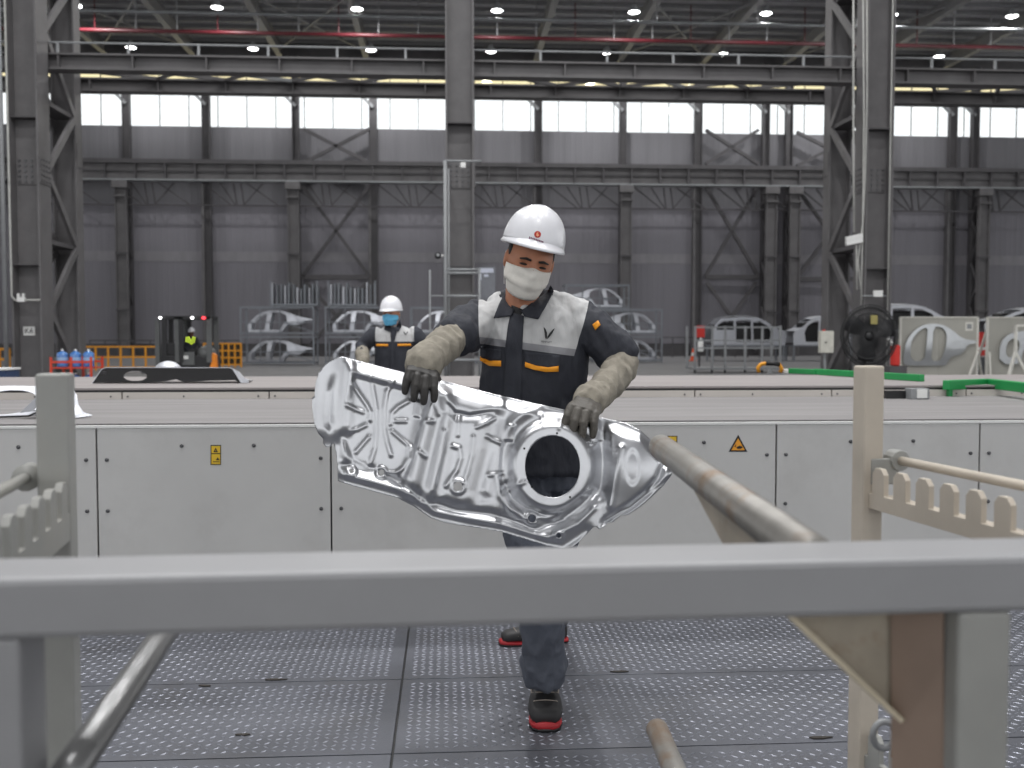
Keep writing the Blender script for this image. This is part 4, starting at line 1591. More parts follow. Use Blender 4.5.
M_LOGO = mat('red_logo', (190, 44, 34), 0.5, var=0.03)
M_LOGO2 = mat('pale_logo_mark', (246, 170, 130), 0.5, var=0.03)
M_LOGO3 = mat('purple_lettering', (110, 40, 84), 0.5, var=0.03)
ob('helmet_logo', drape(hbv, disc(537.6, 234.4, 3.4), 0.004), M_LOGO, sh)
ob('logo_mark', drape(hbv, [(536.6, 233.2), (538.4, 231.8), (538.0, 233.8), (539.2, 235.2), (537.6, 236.8), (536.0, 235.2)], 0.0055), M_LOGO2, sh)
for k in range(9):
    x0 = 529.2 + k * 1.62
    y0 = 236.4 + k * 0.56
    hh = 2.4 if k == 0 else 1.7
    ob('helmet_lettering', drape(hbv, [(x0, y0), (x0 + 1.15, y0 + 0.35), (x0 + 1.15, y0 + 0.35 + hh), (x0, y0 + hh)], 0.004), M_LOGO3, sh)

# jacket
jk = MB()
jk.rings([ringE(at(531.5 + o_, y, 3.52), RGT * w, FLAT * d) for y, o_, w, d in ((301, -1, 0.082, 0.066), (305, -0.5, 0.125, 0.088), (309, 0, 0.155, 0.104), (316, 0.5, 0.176, 0.118), (330, 1, 0.183, 0.130), (348, 1.5, 0.184, 0.136), (370, 1.5, 0.183, 0.138), (400, 1.5, 0.183, 0.138), (430, 1.5, 0.186, 0.140), (470, 1.5, 0.19, 0.145))])
jk.limb([at(505, 313, 3.52), at(487, 319, 3.50), at(469, 328, 3.42), at(455, 336, 3.32)], [0.056, 0.069, 0.073, 0.068])
jk.limb([at(560, 313, 3.52), at(579, 320, 3.50), at(602, 339, 3.46), at(618, 354, 3.435)], [0.056, 0.068, 0.070, 0.066])
jk.limb([at(542, 303, 3.545), at(558, 307, 3.535), at(577, 316, 3.52)], [0.045, 0.050, 0.055])
jk.limb([at(514, 303, 3.545), at(503, 308, 3.535), at(490, 317, 3.52)], [0.045, 0.050, 0.055])
jm = remeshed(jk, 0.0060, 5)
wrinkle(jm, 0.015, 7.5, 3.1)
wrinkle(jm, 0.005, 19.0, 8.4)
jb = bvh_of([jm])
# yoke planes, in the worker's own space
zy = at(520, 342, 3.40)
tilt = (V((0, 0, 1)) + RGT * 0.13).normalized()
p_lo = (zy, tilt)
p_st = (zy - V((0, 0, 0.024)), tilt)
al = (at(479.5, 320, 3.45), (RGT + V((0, 0, 0.06))).normalized())
ar_ = (at(583.5, 322, 3.45), (RGT - V((0, 0, 0.30))).normalized())


def cls(c):
    s1 = (c - p_lo[0]).dot(p_lo[1])
    s2 = (c - p_st[0]).dot(p_st[1])
    inx = (c - al[0]).dot(al[1]) > 0 and (c - ar_[0]).dot(ar_[1]) < 0
    nk = c - at(526, 303, 3.505)
    if V((nk.dot(RGT), nk.dot(FLAT))).length < 0.092 and c.z > at(526, 320, 3.4).z:
        return 'jacket'
    if inx and s1 > 0:
        return 'yoke'
    if inx and s2 > 0:
        return 'stripe'
    return 'jacket'


pc = split_mesh(jm, [p_lo, p_st, al, ar_], cls, None)
jacket = ob('jacket', pc['jacket'], M_JKT, w1, smooth=True, recalc=False)
ob('jacket_yoke', pc['yoke'], M_YOKE, jacket, smooth=True, recalc=False, label='light grey shoulder yoke')
ob('reflective_stripe', pc['stripe'], M_STRIPE, jacket, smooth=True, recalc=False, label='grey reflective stripe under the yoke')
both = bvh_of([jm, body.data])


def patch(name, pts, m, lift, res=3.0, thick=0.003, relax=0, bv=None, label=None):
    return ob(name, drape(bv or jb, pts, lift, res, relax=relax), m, jacket, smooth=True, solid=thick, label=label)


cb = MB()
loops_ = []
for zz, rr in ((-0.014, 0.076), (0.016, 0.070), (0.034, 0.067), (0.034, 0.061), (-0.014, 0.066), (-0.014, 0.076)):
    lp = []
    for k in range(32):
        a = 2 * math.pi * k / 32
        fr_ = max(0.0, -math.sin(a))
        lp.append(at(527, 301, 3.505) + RGT * (rr * math.cos(a)) + FLAT * (rr * 0.95 * math.sin(a)) + V((0, 0, zz - 0.055 * fr_ ** 1.3)))
    loops_.append(lp)
cb.rings(loops_, cap=False)
ob('collar_band', cb, M_JKT, jacket, smooth=True)
patch('placket', [(511, 312), (524, 316), (522.5, 345), (520, 430), (503, 430), (505.5, 345), (508, 326)], M_JKT, 0.006, relax=3)
patch('shirt_front', [(511.5, 305), (524, 310), (519, 318), (512.5, 316)], M_BLACK, 0.003, bv=both)
patch('collar', [(509.3, 284.6), (505.8, 290.5), (498.6, 305), (493.7, 318.2), (511.8, 315.5), (514.5, 308), (511.5, 296.4)], M_JKT, 0.013, 2.5, 0.004, 2)
patch('collar', [(551.0, 285.8), (546.4, 292.5), (533, 302.2), (521, 311), (524.5, 316.4), (538.0, 319.2), (545.5, 307), (553.5, 291.5)], M_JKT, 0.013, 2.5, 0.004, 2)
patch('pocket_flap', [(480.6, 347), (501, 350), (501, 361), (491, 361), (480.6, 357.4)], M_JKT, 0.007, relax=2)
patch('pocket_flap', [(524.6, 351), (560, 355.5), (559.2, 367), (546, 368), (524.6, 363.4)], M_JKT, 0.007, relax=2)
patch('pocket_trim', [(480.4, 356.4), (489, 360.8), (501, 360.8), (501, 366.4), (489, 365.9), (480.4, 360.6)], M_ORANGE, 0.009, label='orange pocket edging')
patch('pocket_trim', [(525, 362), (536, 365.6), (548, 367.4), (558.4, 366), (558.4, 371.8), (545.5, 372), (534, 369.8), (525, 367)], M_ORANGE, 0.009, label='orange pocket edging')
patch('shoulder_patch', [(592.3, 324.7), (598.2, 320.4), (600.5, 324.7), (595.3, 330.2)], M_ORANGE, 0.004, label='small orange shoulder patch')
patch('chest_emblem', [(543.6, 327.0), (545.2, 328.4), (547.0, 332.5), (547.0, 337.2), (546.2, 339.2), (545.2, 337.6), (544.6, 332.5)], M_BLACK, 0.004, 1.2, 0.001)
patch('chest_emblem', [(554.9, 328.2), (553.0, 329.4), (549.6, 333.2), (547.6, 336.6), (546.9, 339.2), (549.6, 336.8), (552.2, 333.4)], M_BLACK, 0.004, 1.2, 0.001)
tm = text_mesh('VINFAST', 0.0096, 0.0004)
h = jb.ray_cast(EYE, ray(546.4, 342.0).normalized(), 30)[0]
put(tm, frame(h - FWD * 0.006, (RGT - UPV * 0.08).normalized(), UPV, -FWD))
ob('chest_lettering', tm, M_BLACK, jacket, recalc=False)
# sleeve guards
def sleeve(pts, rs, seed):
    mb = MB()
    P, Rr = [], []
    n = 22
    for k in range(n):
        t = k / (n - 1) * (len(pts) - 1)
        i = min(int(t), len(pts) - 2)
        f = t - i
        P.append(pts[i].lerp(pts[i + 1], f))
        r = rs[i] * (1 - f) + rs[i + 1] * f
        Rr.append(r * (1 + 0.05 * math.sin(k * 1.9 + seed) + 0.035 * math.sin(k * 3.3 + seed * 2)))
    mb.limb(P, Rr, 22)
    me = remeshed(mb, 0.005, 3)
    wrinkle(me, 0.008, 17.0, seed)
    return me


ob('sleeve_guard', sleeve([at(452, 338, 3.295), at(445, 344, 3.245), at(434, 354, 3.17), at(426, 361, 3.13)], [0.052, 0.055, 0.051, 0.048], 1.0), M_CUFF, w1, smooth=True, label='worn grey cloth sleeve guard')
ob('sleeve_cuff', sleeve([at(429, 357, 3.155), at(423, 364, 3.115)], [0.051, 0.056], 4.0), M_CUFF, w1, smooth=True)
ob('sleeve_guard', sleeve([at(618, 355, 3.44), at(622, 365, 3.42), at(613, 378, 3.34), at(602, 391, 3.25), at(596, 397, 3.21)], [0.056, 0.055, 0.051, 0.047, 0.045], 2.0), M_CUFF, w1, smooth=True, label='worn grey cloth sleeve guard')
ob('sleeve_cuff', sleeve([at(598, 394, 3.22), at(589, 401, 3.175)], [0.046, 0.051], 6.0), M_CUFF, w1, smooth=True)
# gloves gripping the panel edge
dn = -UPV
gl = MB()
hand_mb(gl, at(424, 363, 3.115), at(421.5, 376, 3.06), (RGT * 1.0 - UPV * 0.28), (dn - RGT * 0.10).normalized(), -FWD, (0.55, 0.9, 0.12), lens=(0.052, 0.060, 0.060, 0.052), thumb=1, s=1.24, thumb_dir=FWD * 0.4 + dn * 0.9 + RGT * 0.3, fat=1.12)
ob('glove', remeshed(gl, 0.0026, 2), M_GLOVE, w1, smooth=True, label='black rubber work glove')
gl = MB()
hand_mb(gl, at(592, 398, 3.18), at(582.5, 411.5, 3.085), (RGT * 1.0 - UPV * 0.30), (dn - RGT * 0.14).normalized(), -FWD, (0.55, 0.9, 0.12), lens=(0.062, 0.068, 0.064, 0.054), thumb=-1, s=1.24, thumb_dir=FWD * 0.4 + dn * 0.9 - RGT * 0.3, fat=1.12)
ob('glove', remeshed(gl, 0.0026, 2), mat('worn_grey_glove', (86, 82, 76), 0.55, 0, 0.18, 30, bump=0.3, bscale=60), w1, smooth=True, label='worn grey rubber work glove')
# trousers
tr_ = MB()
tr_.rings([ringE(at(532.5, y, 3.575), RGT * w, FLAT * d) for y, w, d in ((425, 0.165, 0.115), (445, 0.17, 0.12), (470, 0.172, 0.125), (486, 0.15, 0.115))])
tr_.limb([hip_l, hip_l.lerp(kn_l, 0.5), kn_l, kn_l.lerp(an_l, 0.45), kn_l.lerp(an_l, 0.8), an_l + V((0, 0, 0.045)), an_l + V((0, 0, 0.01))], [0.095, 0.090, 0.080, 0.072, 0.066, 0.082, 0.076])
tr_.limb([hip_r, hip_r.lerp(kn_r, 0.5), kn_r, kn_r.lerp(an_r, 0.45), kn_r.lerp(an_r, 0.8), an_r + V((0, 0, 0.03))], [0.095, 0.090, 0.076, 0.066, 0.062, 0.064])
tm_ = remeshed(tr_, 0.007, 4)
wrinkle(tm_, 0.013, 14.0, 7.3)
ob('trousers', tm_, M_TROU, w1, smooth=True)
toe = hitz(546, 733, 0.016)
tdir = V((EYE.x - toe.x, EYE.y - toe.y, 0)).normalized()
tdir = (tdir + RGT * 0.03).normalized()
shoe(w1, toe - tdir * 0.32, tdir, 1.06, 1.25, 1.2)
rh = hitz(566, 641, 0.016)
rt = hitz(499, 645, 0.016)
shoe(w1, V((rh.x, rh.y, 0.016)), (rt - rh))

# ---- second worker behind the conveyor
D2 = 9.75
S2 = D2 / 3.5


def q2(px, py, dd=0.0):
    return at(px, py, D2 + dd)


w2 = thing('person', 'worker in white helmet and light blue mask behind the conveyor', 'person', V((q2(394, 400).x, q2(394, 400).y, 0.0)))
HC = q2(391, 313)
HR = rot(2, 0, -14)
hd = MB()
head_mb(hd, HC, HR)
hd.limb([HC + HR @ V((0, 0.03, -0.06)), HC + HR @ V((0, 0.035, -0.10)), q2(394.5, 331, 0.05)], [0.052, 0.053, 0.062])
zf = 0.0
base2 = w2.location
hd.rings([ringE(q2(395, y, 0.06), RGT * w, FLAT * d) for y, w, d in ((328, 0.07, 0.05), (333, 0.14, 0.08), (345, 0.155, 0.095), (360, 0.15, 0.095), (385, 0.15, 0.1))])
lj = [(q2(375, 334, 0.06), q2(362, 347, 0.03), q2(363, 362, -0.2)), (q2(415, 334, 0.06), q2(425, 348, 0.05), q2(424, 364, -0.15))]
for a, b, c in lj:
    hd.limb([a, b, c], [0.05, 0.04, 0.03])
hp = [q2(390, 388, 0.06), q2(400, 388, 0.06)]
for p in hp:
    hd.limb([p, V((p.x, p.y, 0.48)), V((p.x, p.y, 0.10))], [0.075, 0.052, 0.035])
body2 = ob('body', remeshed(hd, 0.007, 3), M_SKIN, w2, smooth=True)
for sx in (-1, 1):
    ob('eye', MB().ell(HC + HR @ V((sx * 0.031, -0.086, 0.0)), (0.014, 0.006, 0.005), HR, 10, 6), M_EYE, w2, smooth=True)
    b = [V((sx * 0.014, -0.0975, 0.014)), V((sx * 0.030, -0.0965, 0.02)), V((sx * 0.048, -0.083, 0.014))]
    ob('eyebrow', MB().tube([HC + HR @ q for q in b], [0.003, 0.005, 0.003], 6), M_HAIR, w2, smooth=True)
hb = MB()
for sx in (-1, 1):
    hb.ell(HC + HR @ V((sx * 0.072, 0.004, 0.018)), (0.009, 0.024, 0.028), HR, 12, 8)
hb.rings([[HC + HR @ V((0.080 * math.cos(a), 0.012 + 0.094 * math.sin(a) * (1 if math.sin(a) > 0 else 0.35), z)) for a in [2 * math.pi * k / 24 for k in range(24)]] for z in (-0.02, 0.06)])
ob('hair', remeshed(hb, 0.006, 2), M_HAIR, w2, smooth=True)
sh2 = helmet(w2, HC + HR @ V((0, 0, 0.006)), HR)
hbv = bvh_of([sh2.data])
ob('helmet_logo', drape(hbv, disc(388.2, 298.2, 1.1, 10), 0.004), M_LOGO, sh2)
mask(w2, HC, HR, M_MASKB)
jk = MB()
jk.rings([ringE(q2(395, y, 0.06), RGT * w, FLAT * d) for y, w, d in ((325.5, 0.065, 0.06), (327.5, 0.11, 0.08), (330, 0.155, 0.10), (334, 0.185, 0.118), (342, 0.195, 0.13), (355, 0.195, 0.138), (372, 0.195, 0.14), (392, 0.2, 0.145))])
for a, b, c in lj:
    jk.limb([a, a.lerp(b, 0.5), b, b.lerp(c, 0.55)], [0.078, 0.078, 0.070, 0.062])
jm2 = remeshed(jk, 0.009, 5)
wrinkle(jm2, 0.007, 8.0, 9.1)
zy2 = q2(395, 341.5)
pl2 = (zy2, V((0, 0, 1)))
al2 = (q2(375.5, 335), RGT)
ar2 = (q2(414, 335), RGT)


def cls2(c):
    inx = (c - al2[0]).dot(RGT) > 0 and (c - ar2[0]).dot(RGT) < 0
    return 'yoke' if inx and (c - zy2).z > 0 else 'jacket'


pc = split_mesh(jm2, [pl2, al2, ar2], cls2, None)
jacket = ob('jacket', pc['jacket'], M_JKT, w2, smooth=True, recalc=False)
ob('jacket_yoke', pc['yoke'], M_YOKE, jacket, smooth=True, recalc=False)
jb = bvh_of([jm2])
both2 = bvh_of([jm2, body2.data])
patch('placket', [(390, 327), (398, 327), (394.5, 341), (394, 372), (389.5, 372), (391, 341)], M_JKT, 0.010, 1.2)
patch('collar', [(387, 320), (384, 329.5), (389.5, 332.0), (391.5, 328)], M_JKT, 0.016, 1.2, 0.005)
patch('collar', [(400, 319), (401.5, 327), (398.5, 331.5), (394.5, 330.5), (396.5, 326)], M_JKT, 0.016, 1.2, 0.005)
patch('pocket_trim', [(376, 343.9), (388, 344.1), (388, 346.3), (376, 346.1)], M_ORANGE, 0.014, 1.2)
patch('pocket_trim', [(397.5, 343.9), (411, 343.7), (411, 345.9), (397.5, 346.1)], M_ORANGE, 0.014, 1.2)
patch('chest_emblem', [(403.2, 331.6), (404.4, 331.8), (405.6, 334.2), (407.4, 331.6), (408.0, 332.0), (405.6, 335.4)], M_BLACK, 0.006, 1.2, 0.001)
for (a, b, c) in lj:
    ob('sleeve_guard', sleeve([b.lerp(c, 0.35), b.lerp(c, 0.7), c], [0.066, 0.062, 0.055], 3.0), M_CUFF, w2, smooth=True)
    gl = MB()
    hand_mb(gl, c, c + V((0, 0, -0.05)) - FLAT * 0.06, RGT, (-UPV - FLAT * 0.4).normalized(), -FLAT, (0.5, 0.8, 0.1))
    ob('glove', remeshed(gl, 0.004, 2), M_CUFF, w2, smooth=True)
tr_ = MB()
tr_.rings([ringE(q2(395, y, 0.06), RGT * w, FLAT * d) for y, w, d in ((380, 0.165, 0.115), (392, 0.172, 0.125), (398, 0.15, 0.115))])
for p in hp:
    tr_.limb([p, V((p.x, p.y, 0.48)), V((p.x, p.y, 0.14))], [0.095, 0.076, 0.068])
ob('trousers', remeshed(tr_, 0.012, 3), M_TROU, w2, smooth=True)
for p in hp:
    shoe(w2, V((p.x, p.y, 0.0)) + FLAT * 0.05, -FLAT)
# ------------------------------------------------------------------ things lying on the conveyor
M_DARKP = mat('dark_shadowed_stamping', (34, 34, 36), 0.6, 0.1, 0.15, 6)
M_SILV = mat('silver_stamping', (178, 180, 186), 0.33, 0.85, 0.06, 5)
M_SILVW = mat('pale_stamping', (204, 206, 212), 0.42, 0.4, 0.05, 5)


def shape_obj(name, outer, holes, M, m, parent=None, thick=0.004, bend=None, sub=0.0):
    bm = flat_shape(outer, holes)
    if sub:
        xs_ = [v.co.x for v in bm.verts]
        for k in range(1, int((max(xs_) - min(xs_)) / sub)):
            bmesh.ops.bisect_plane(bm, geom=bm.verts[:] + bm.edges[:] + bm.faces[:], plane_co=(min(xs_) + k * sub, 0, 0), plane_no=(1, 0, 0))
        zs_ = [v.co.z for v in bm.verts]
        for k in range(1, int((max(zs_) - min(zs_)) / sub)):
            bmesh.ops.bisect_plane(bm, geom=bm.verts[:] + bm.edges[:] + bm.faces[:], plane_co=(0, 0, min(zs_) + k * sub), plane_no=(0, 0, 1))
    for v in bm.verts:
        if bend:
            v.co.y += bend(v.co.x, v.co.z)
        v.co = M @ v.co
    me = bpy.data.meshes.new(name)
    bm.to_mesh(me)
    bm.free()
    return ob(name, me, m, parent, solid=thick)


# dark panel standing on its rim on the far belt: seen on edge, dark underside towards the camera
dp = 7.75
c0 = hity(92, 380.5, dp)
c1 = hity(248, 380.5, dp)
Wd = (c1 - c0).length
t = thing('upside_down_pressing', 'dark upside-down stamped panel on the far belt below the forklift', 'metal panel', V((c0.x + Wd / 2, dp, Z2)))
u = Wd / 156.0
M = Matrix.Translation((c0.x, dp, Z2 + 0.002))
outer = [(0 * u, 0), (10 * u, 14 * u), (14 * u, 15.5 * u), (60 * u, 15.5 * u), (100 * u, 15 * u), (138 * u, 15 * u), (144 * u, 12 * u), (149 * u, 5 * u), (156 * u, 3 * u), (155 * u, 0.2 * u), (147 * u, 0.0), (143 * u, 3 * u), (118 * u, 2.5 * u), (92 * u, 1 * u), (84 * u, 4 * u), (74 * u, 2 * u), (52 * u, 0.5 * u), (30 * u, 1.0 * u), (12 * u, 1 * u)]
hole1 = smooth_loop([(30 * u, 7 * u), (36 * u, 12.5 * u), (50 * u, 12.5 * u), (56 * u, 7 * u), (50 * u, 2.5 * u), (36 * u, 2.5 * u)], 1)
hole2 = smooth_loop([(8.5 * u, 10 * u), (11 * u, 12.8 * u), (15 * u, 11.5 * u), (13 * u, 9.0 * u)], 1)
shape_obj('web', outer, [hole1, hole2], M, M_DARKP, t, 0.003)
mb = MB()                                                    # pale upper skin sweeping back
row = [(0, 0.0), (10, 14.6), (14, 16.2), (60, 16.2), (100, 15.8), (138, 15.8), (144.5, 12.6), (149.5, 5.6), (156.5, 3.2)]
vs = []
for (a, b) in row:
    vs += [M @ V((a * u, -0.004, b * u)), M @ V((a * u + (0.05 if a < 8 else -0.03 if a > 140 else 0), 0.34, max(0.004, b * u - 0.045)))]
fs = [(2 * i, 2 * i + 2, 2 * i + 3, 2 * i + 1) for i in range(len(row) - 1)]
ob('skin', mb.add(vs, fs), M_SILVW, t, solid=0.004)
ob('end_tab', MB().prism([M @ V((149 * u, -0.006, 0.001)), M @ V((157 * u, -0.006, 0.001)), M @ V((157 * u, -0.006, 2.8 * u)), M @ V((151 * u, -0.006, 6 * u)), M @ V((143 * u, -0.006, 14 * u)), M @ V((140 * u, -0.006, 15.4 * u))], (0, -0.005, 0)), M_SILVW, t)
c = hity(168, 367, 8.6)
o = ob('domed_part', MB().ell(V((c.x, 8.6, Z2 + 0.06)), (0.115, 0.10, 0.092), None, 20, 10).lathe([(0.125, 0), (0.13, 0.012), (0.11, 0.016)], Matrix.Translation((c.x, 8.6, Z2 + 0.001)), 24), M_SILVW, None, smooth=True)
tag(o, 'pale domed pressing standing on the belt behind the dark panel', 'metal part')
# arched part on the near belt at the edge of the picture
aw = 5.45
t = thing('arched_pressing', 'silver arched pressing with a big round cutout on the near belt', 'metal part', hity(20, 416, aw))
base_p = hity(0, 419, aw)
pxl = (hity(100, 400, aw) - hity(0, 400, aw)).length / 100
M = Matrix.Translation((base_p.x, aw, ZB + 0.003))
o1 = [(-58, 0), (-52, 18), (-40, 27), (-18, 31), (10, 31), (28, 30.5), (52, 30), (64, 27), (70, 22), (75, 12), (82, 5), (92, 2.0), (90, 0.6), (76, 1.2), (62, 4.0), (48, 4.0), (30, 1.6), (0, 0.2), (-30, 0)]
h1 = smooth_loop([(-34, 8), (-28, 19), (-10, 26.5), (12, 27), (28, 23), (33, 15), (26, 7), (8, 3.0), (-14, 3.0)], 2)
shape_obj('arched_web', [(a * pxl, b * pxl) for a, b in o1], [[(a * pxl, b * pxl) for a, b in h1]], M, M_SILVW, t, 0.004, bend=lambda x, z: z * 0.9 + 0.25 * max(0, z - 0.1), sub=0.03)
mb = MB()
row = [(34, 22), (48, 29), (60, 27.5), (69, 21), (75, 12), (82, 5), (92, 1.5)]
vs = []
for a, b in row:
    vs += [M @ V((a * pxl, -0.03 + b * pxl * 0.8, b * pxl)), M @ V((a * pxl - 0.05, -0.05, max(0.002, b * pxl * 0.35 - 0.01)))]
ob('side_flare', mb.add(vs, [(2 * i, 2 * i + 2, 2 * i + 3, 2 * i + 1) for i in range(len(row) - 1)]), M_SILV, t, solid=0.004)
ob('dark_lip', MB().tube([M @ V((0, -0.02, 0.006)), M @ V((30 * pxl, -0.015, 0.010)), M @ V((36 * pxl, 0, 5 * pxl))], 0.005, 8), M_BLACK, t, smooth=True)

# green padded guards, white end, tool
M_GREEN = mat('green_guard_paint', (22, 140, 72), 0.45, 0, 0.08, 4)


def bar_px(name, pts, h, w, m, z, parent=None, smooth=False):
    P = [hitz(a, b, z) for a, b in pts]
    mb = MB()
    for a, b in zip(P[:-1], P[1:]):
        mb.bar(a + V((0, 0, h / 2)), b + V((0, 0, h / 2)), w, h)
    return ob(name, mb, m, parent, bevel=0.006)


g1 = thing('green_guard', 'long bent green guard bar on the far belt beside the yellow tool', 'guard', hitz(850, 375, Z2))
bar_px('near_bar', [(815, 374.6), (922, 381.5)], 0.055, 0.05, M_GREEN, Z2 + 0.001, g1)
bar_px('far_bar', [(790, 373.4), (817, 374.8)], 0.05, 0.05, M_GREEN, Z2 + 0.001, g1)
bar_px('white_end', [(783.5, 373.2), (790, 373.4)], 0.04, 0.06, M_WHITE, Z2 + 0.001, g1)
g2 = thing('green_guard', 'green guard bar with a bend below the display boards', 'guard', hitz(985, 389, ZB))
bar_px('short_bar', [(946, 390), (988, 388)], 0.07, 0.06, M_GREEN, Z2 - 0.03, g2)
bar_px('long_bar', [(987, 387.8), (1075, 399)], 0.07, 0.06, M_GREEN, Z2 - 0.03, g2)
for px, py in ((950, 389.9), (1060, 397)):
    p = hitz(px, py, Z2 - 0.03)
    ob('guard_foot', MB().box(p.x - 0.015, p.x + 0.015, p.y - 0.01, p.y + 0.025, ZB + 0.001, Z2 - 0.025), M_GREEN, g2)
p = hity(915, 386, 6.75)
t = thing('sensor_box', 'small grey and white sensor box on a black slide under the green bar', 'sensor', (p.x, 6.75, ZB))
ob('slide', MB().box(p.x - 0.19, p.x + 0.12, 6.78, 6.84, ZB, ZB + 0.055), M_BLACK, t)
ob('box', MB().box(p.x - 0.05, p.x + 0.08, 6.70, 6.80, ZB, ZB + 0.075), M_STEELL, t, bevel=0.004)
ob('face_plate', MB().box(p.x - 0.01, p.x + 0.06, 6.69, 6.70, ZB + 0.01, ZB + 0.07), M_WHITE, t)
p = hitz(770, 373.5, Z2)
t = thing('yellow_tool', 'small yellow and black C-shaped tool lying on the far belt', 'tool', p)
s = 0.0092
arc = [V((p.x + a * s, p.y, Z2 + 0.002 + b * s)) for a, b in ((-12, 1), (-13, 6), (-10, 9.5), (-5, 10.6), (5, 10.2), (10, 9), (12.5, 5), (11, 1))]
ob('tool_body', MB().tube(arc, 0.019, 10), M_YEL, t, smooth=True)
ob('tool_grip', MB().tube(arc[3:6], 0.0215, 10), M_BLACK, t, smooth=True)
ob('tool_jaw', MB().prism([p + V((-0.03, -0.01, 0.001)), p + V((0.03, -0.01, 0.001)), p + V((0.0, -0.01, 0.05))], (0, 0.02, 0)), M_STEELL, t)

# ------------------------------------------------------------------ racks of car body sides
M_RTUBE = mat('grey_rack_tube', (128, 132, 138), 0.5, 0.2, 0.1, 2)
SIDE_OUT = [(0.22, 0.02), (0.20, 0.36), (0.34, 0.55), (0.62, 0.83), (0.95, 1.02), (1.35, 1.10), (1.75, 1.08), (2.15, 0.98), (2.45, 0.84), (2.95, 0.72), (3.28, 0.66), (3.28, 0.62), (2.85, 0.58), (2.95, 0.48), (2.60, 0.36), (2.25, 0.42), (2.06, 0.32), (1.92, 0.10), (1.86, 0.02)]
SIDE_H = [[(0.36, 0.12), (1.02, 0.12), (1.08, 0.50), (1.14, 0.96), (0.98, 0.95), (0.66, 0.75), (0.38, 0.50)], [(1.24, 0.12), (1.76, 0.12), (1.90, 0.38), (2.10, 0.56), (2.06, 0.86), (1.76, 0.98), (1.38, 1.00), (1.28, 0.52)]]


def side_mesh(name='car_side'):
    bm = flat_shape(SIDE_OUT, SIDE_H)
    for v in bm.verts:
        v.co.y = -0.10 + 0.22 * max(0, v.co.z - 0.4) ** 1.3
    r = bmesh.ops.extrude_face_region(bm, geom=bm.faces[:])
    for g in r['geom']:
        if isinstance(g, bmesh.types.BMVert):
            g.co.y += 0.035
    me = bpy.data.meshes.new(name)
    bm.to_mesh(me)
    bm.free()
    me.materials.append(M_SILV)
    fix_normals(me)
    return me


SIDE_ME = side_mesh()


def rack_proto():
    t = thing('stacking_rack', '', 'rack')
    W, Dp, H = 3.55, 1.5, 1.42
    mb = MB()
    for x in (0, W):
        for y in (0, Dp):
            ob('upright', MB().box(x - 0.04, x + 0.04, y - 0.04, y + 0.04, 0, H), M_RTUBE, t)
    for z in (0.10, H - 0.05):
        for y in (0, Dp):
            ob('rail', MB().box(0.04, W - 0.04, y - 0.03, y + 0.03, z - 0.04, z + 0.04), M_RTUBE, t)
        for x in (0, W):
            ob('rail', MB().box(x - 0.03, x + 0.03, 0.04, Dp - 0.04, z - 0.04, z + 0.04), M_RTUBE, t)
    ob('brace', MB().bar((2.1, -0.01, 0.62), (W - 0.02, -0.01, 0.16), 0.04, 0.05), M_RTUBE, t)
    for x in (0.95, 1.9):
        ob('guide_bar', MB().box(x - 0.02, x + 0.02, -0.02, 0.02, 0.14, H - 0.09), M_RTUBE, t)
    ob('mid_rail', MB().box(0.04, W - 0.04, -0.015, 0.015, 0.62, 0.66), M_RTUBE, t)
    for k in range(8):
        ob('comb_stop', MB().box(0.3 + k * 0.4 - 0.05, 0.3 + k * 0.4 + 0.05, 0.03, 0.09, 0.06, 0.14), M_RTUBE, t)
    return t


RACK0 = rack_proto()
rack_used = False
side_used = {}


def add_rack(px, py, D, level, label, flip=False, sides=4):
    global rack_used
    b = hity(px, 360, D)
    t = RACK0 if not rack_used else copy_tree(RACK0)
    rack_used = True
    z = level * 1.46
    t.location = (b.x, D, z)
    t['label'] = label
    t['group'] = 'stacking racks of car body sides'
    for k in range(sides):
        o = bpy.data.objects.new('car_body_side', SIDE_ME)
        COL.objects.link(o)
        sx = -1 if flip else 1
        o.location = (b.x + (0.12 if not flip else 3.43), D + 0.26 + 0.30 * k, z + 0.141)
        o.scale = (sx, 1, 1)
        tag(o, 'silver car side, %s in the %s' % (ORD[k], label.replace('grey tubular ', '').split(' holding')[0]), 'car panel', 'car body sides standing in racks')
    return t


add_rack(241, 364, 50.0, 0, 'grey tubular lower rack beside the yellow fence end holding car sides')
add_rack(241, 364, 50.0, 1, 'grey tubular upper rack beside the yellow fence end holding car sides')
add_rack(326, 364, 50.0, 0, 'grey tubular lower rack behind the shiny panel corner holding car sides')
add_rack(326, 364, 50.0, 1, 'grey tubular upper rack behind the blue-masked worker holding car sides')
add_rack(411, 364, 50.0, 1, 'grey tubular upper rack beside the ladder frame holding car sides')
add_rack(411, 364, 50.0, 0, 'grey tubular lower rack beside the ladder frame holding car sides', sides=2)
add_rack(596, 362, 53.0, 0, 'grey tubular lower rack beside the bent elbow holding car sides', True)
add_rack(596, 362, 53.0, 1, 'grey tubular upper rack beside the bent elbow holding car sides', True)
add_rack(566, 362, 56.0, 2, 'grey tubular topmost rack behind the orange shoulder patch holding car sides', True, 2)
r_ = copy_tree(RACK0)
r_.location = (hity(566, 360, 56.0).x, 56.0, 0)
r_['label'] = 'grey tubular bottom rack hidden behind the main worker'
r2_ = copy_tree(RACK0)
r2_.location = (hity(566, 360, 56.0).x, 56.0, 1.46)
r2_['label'] = 'grey tubular middle rack hidden behind the main worker'


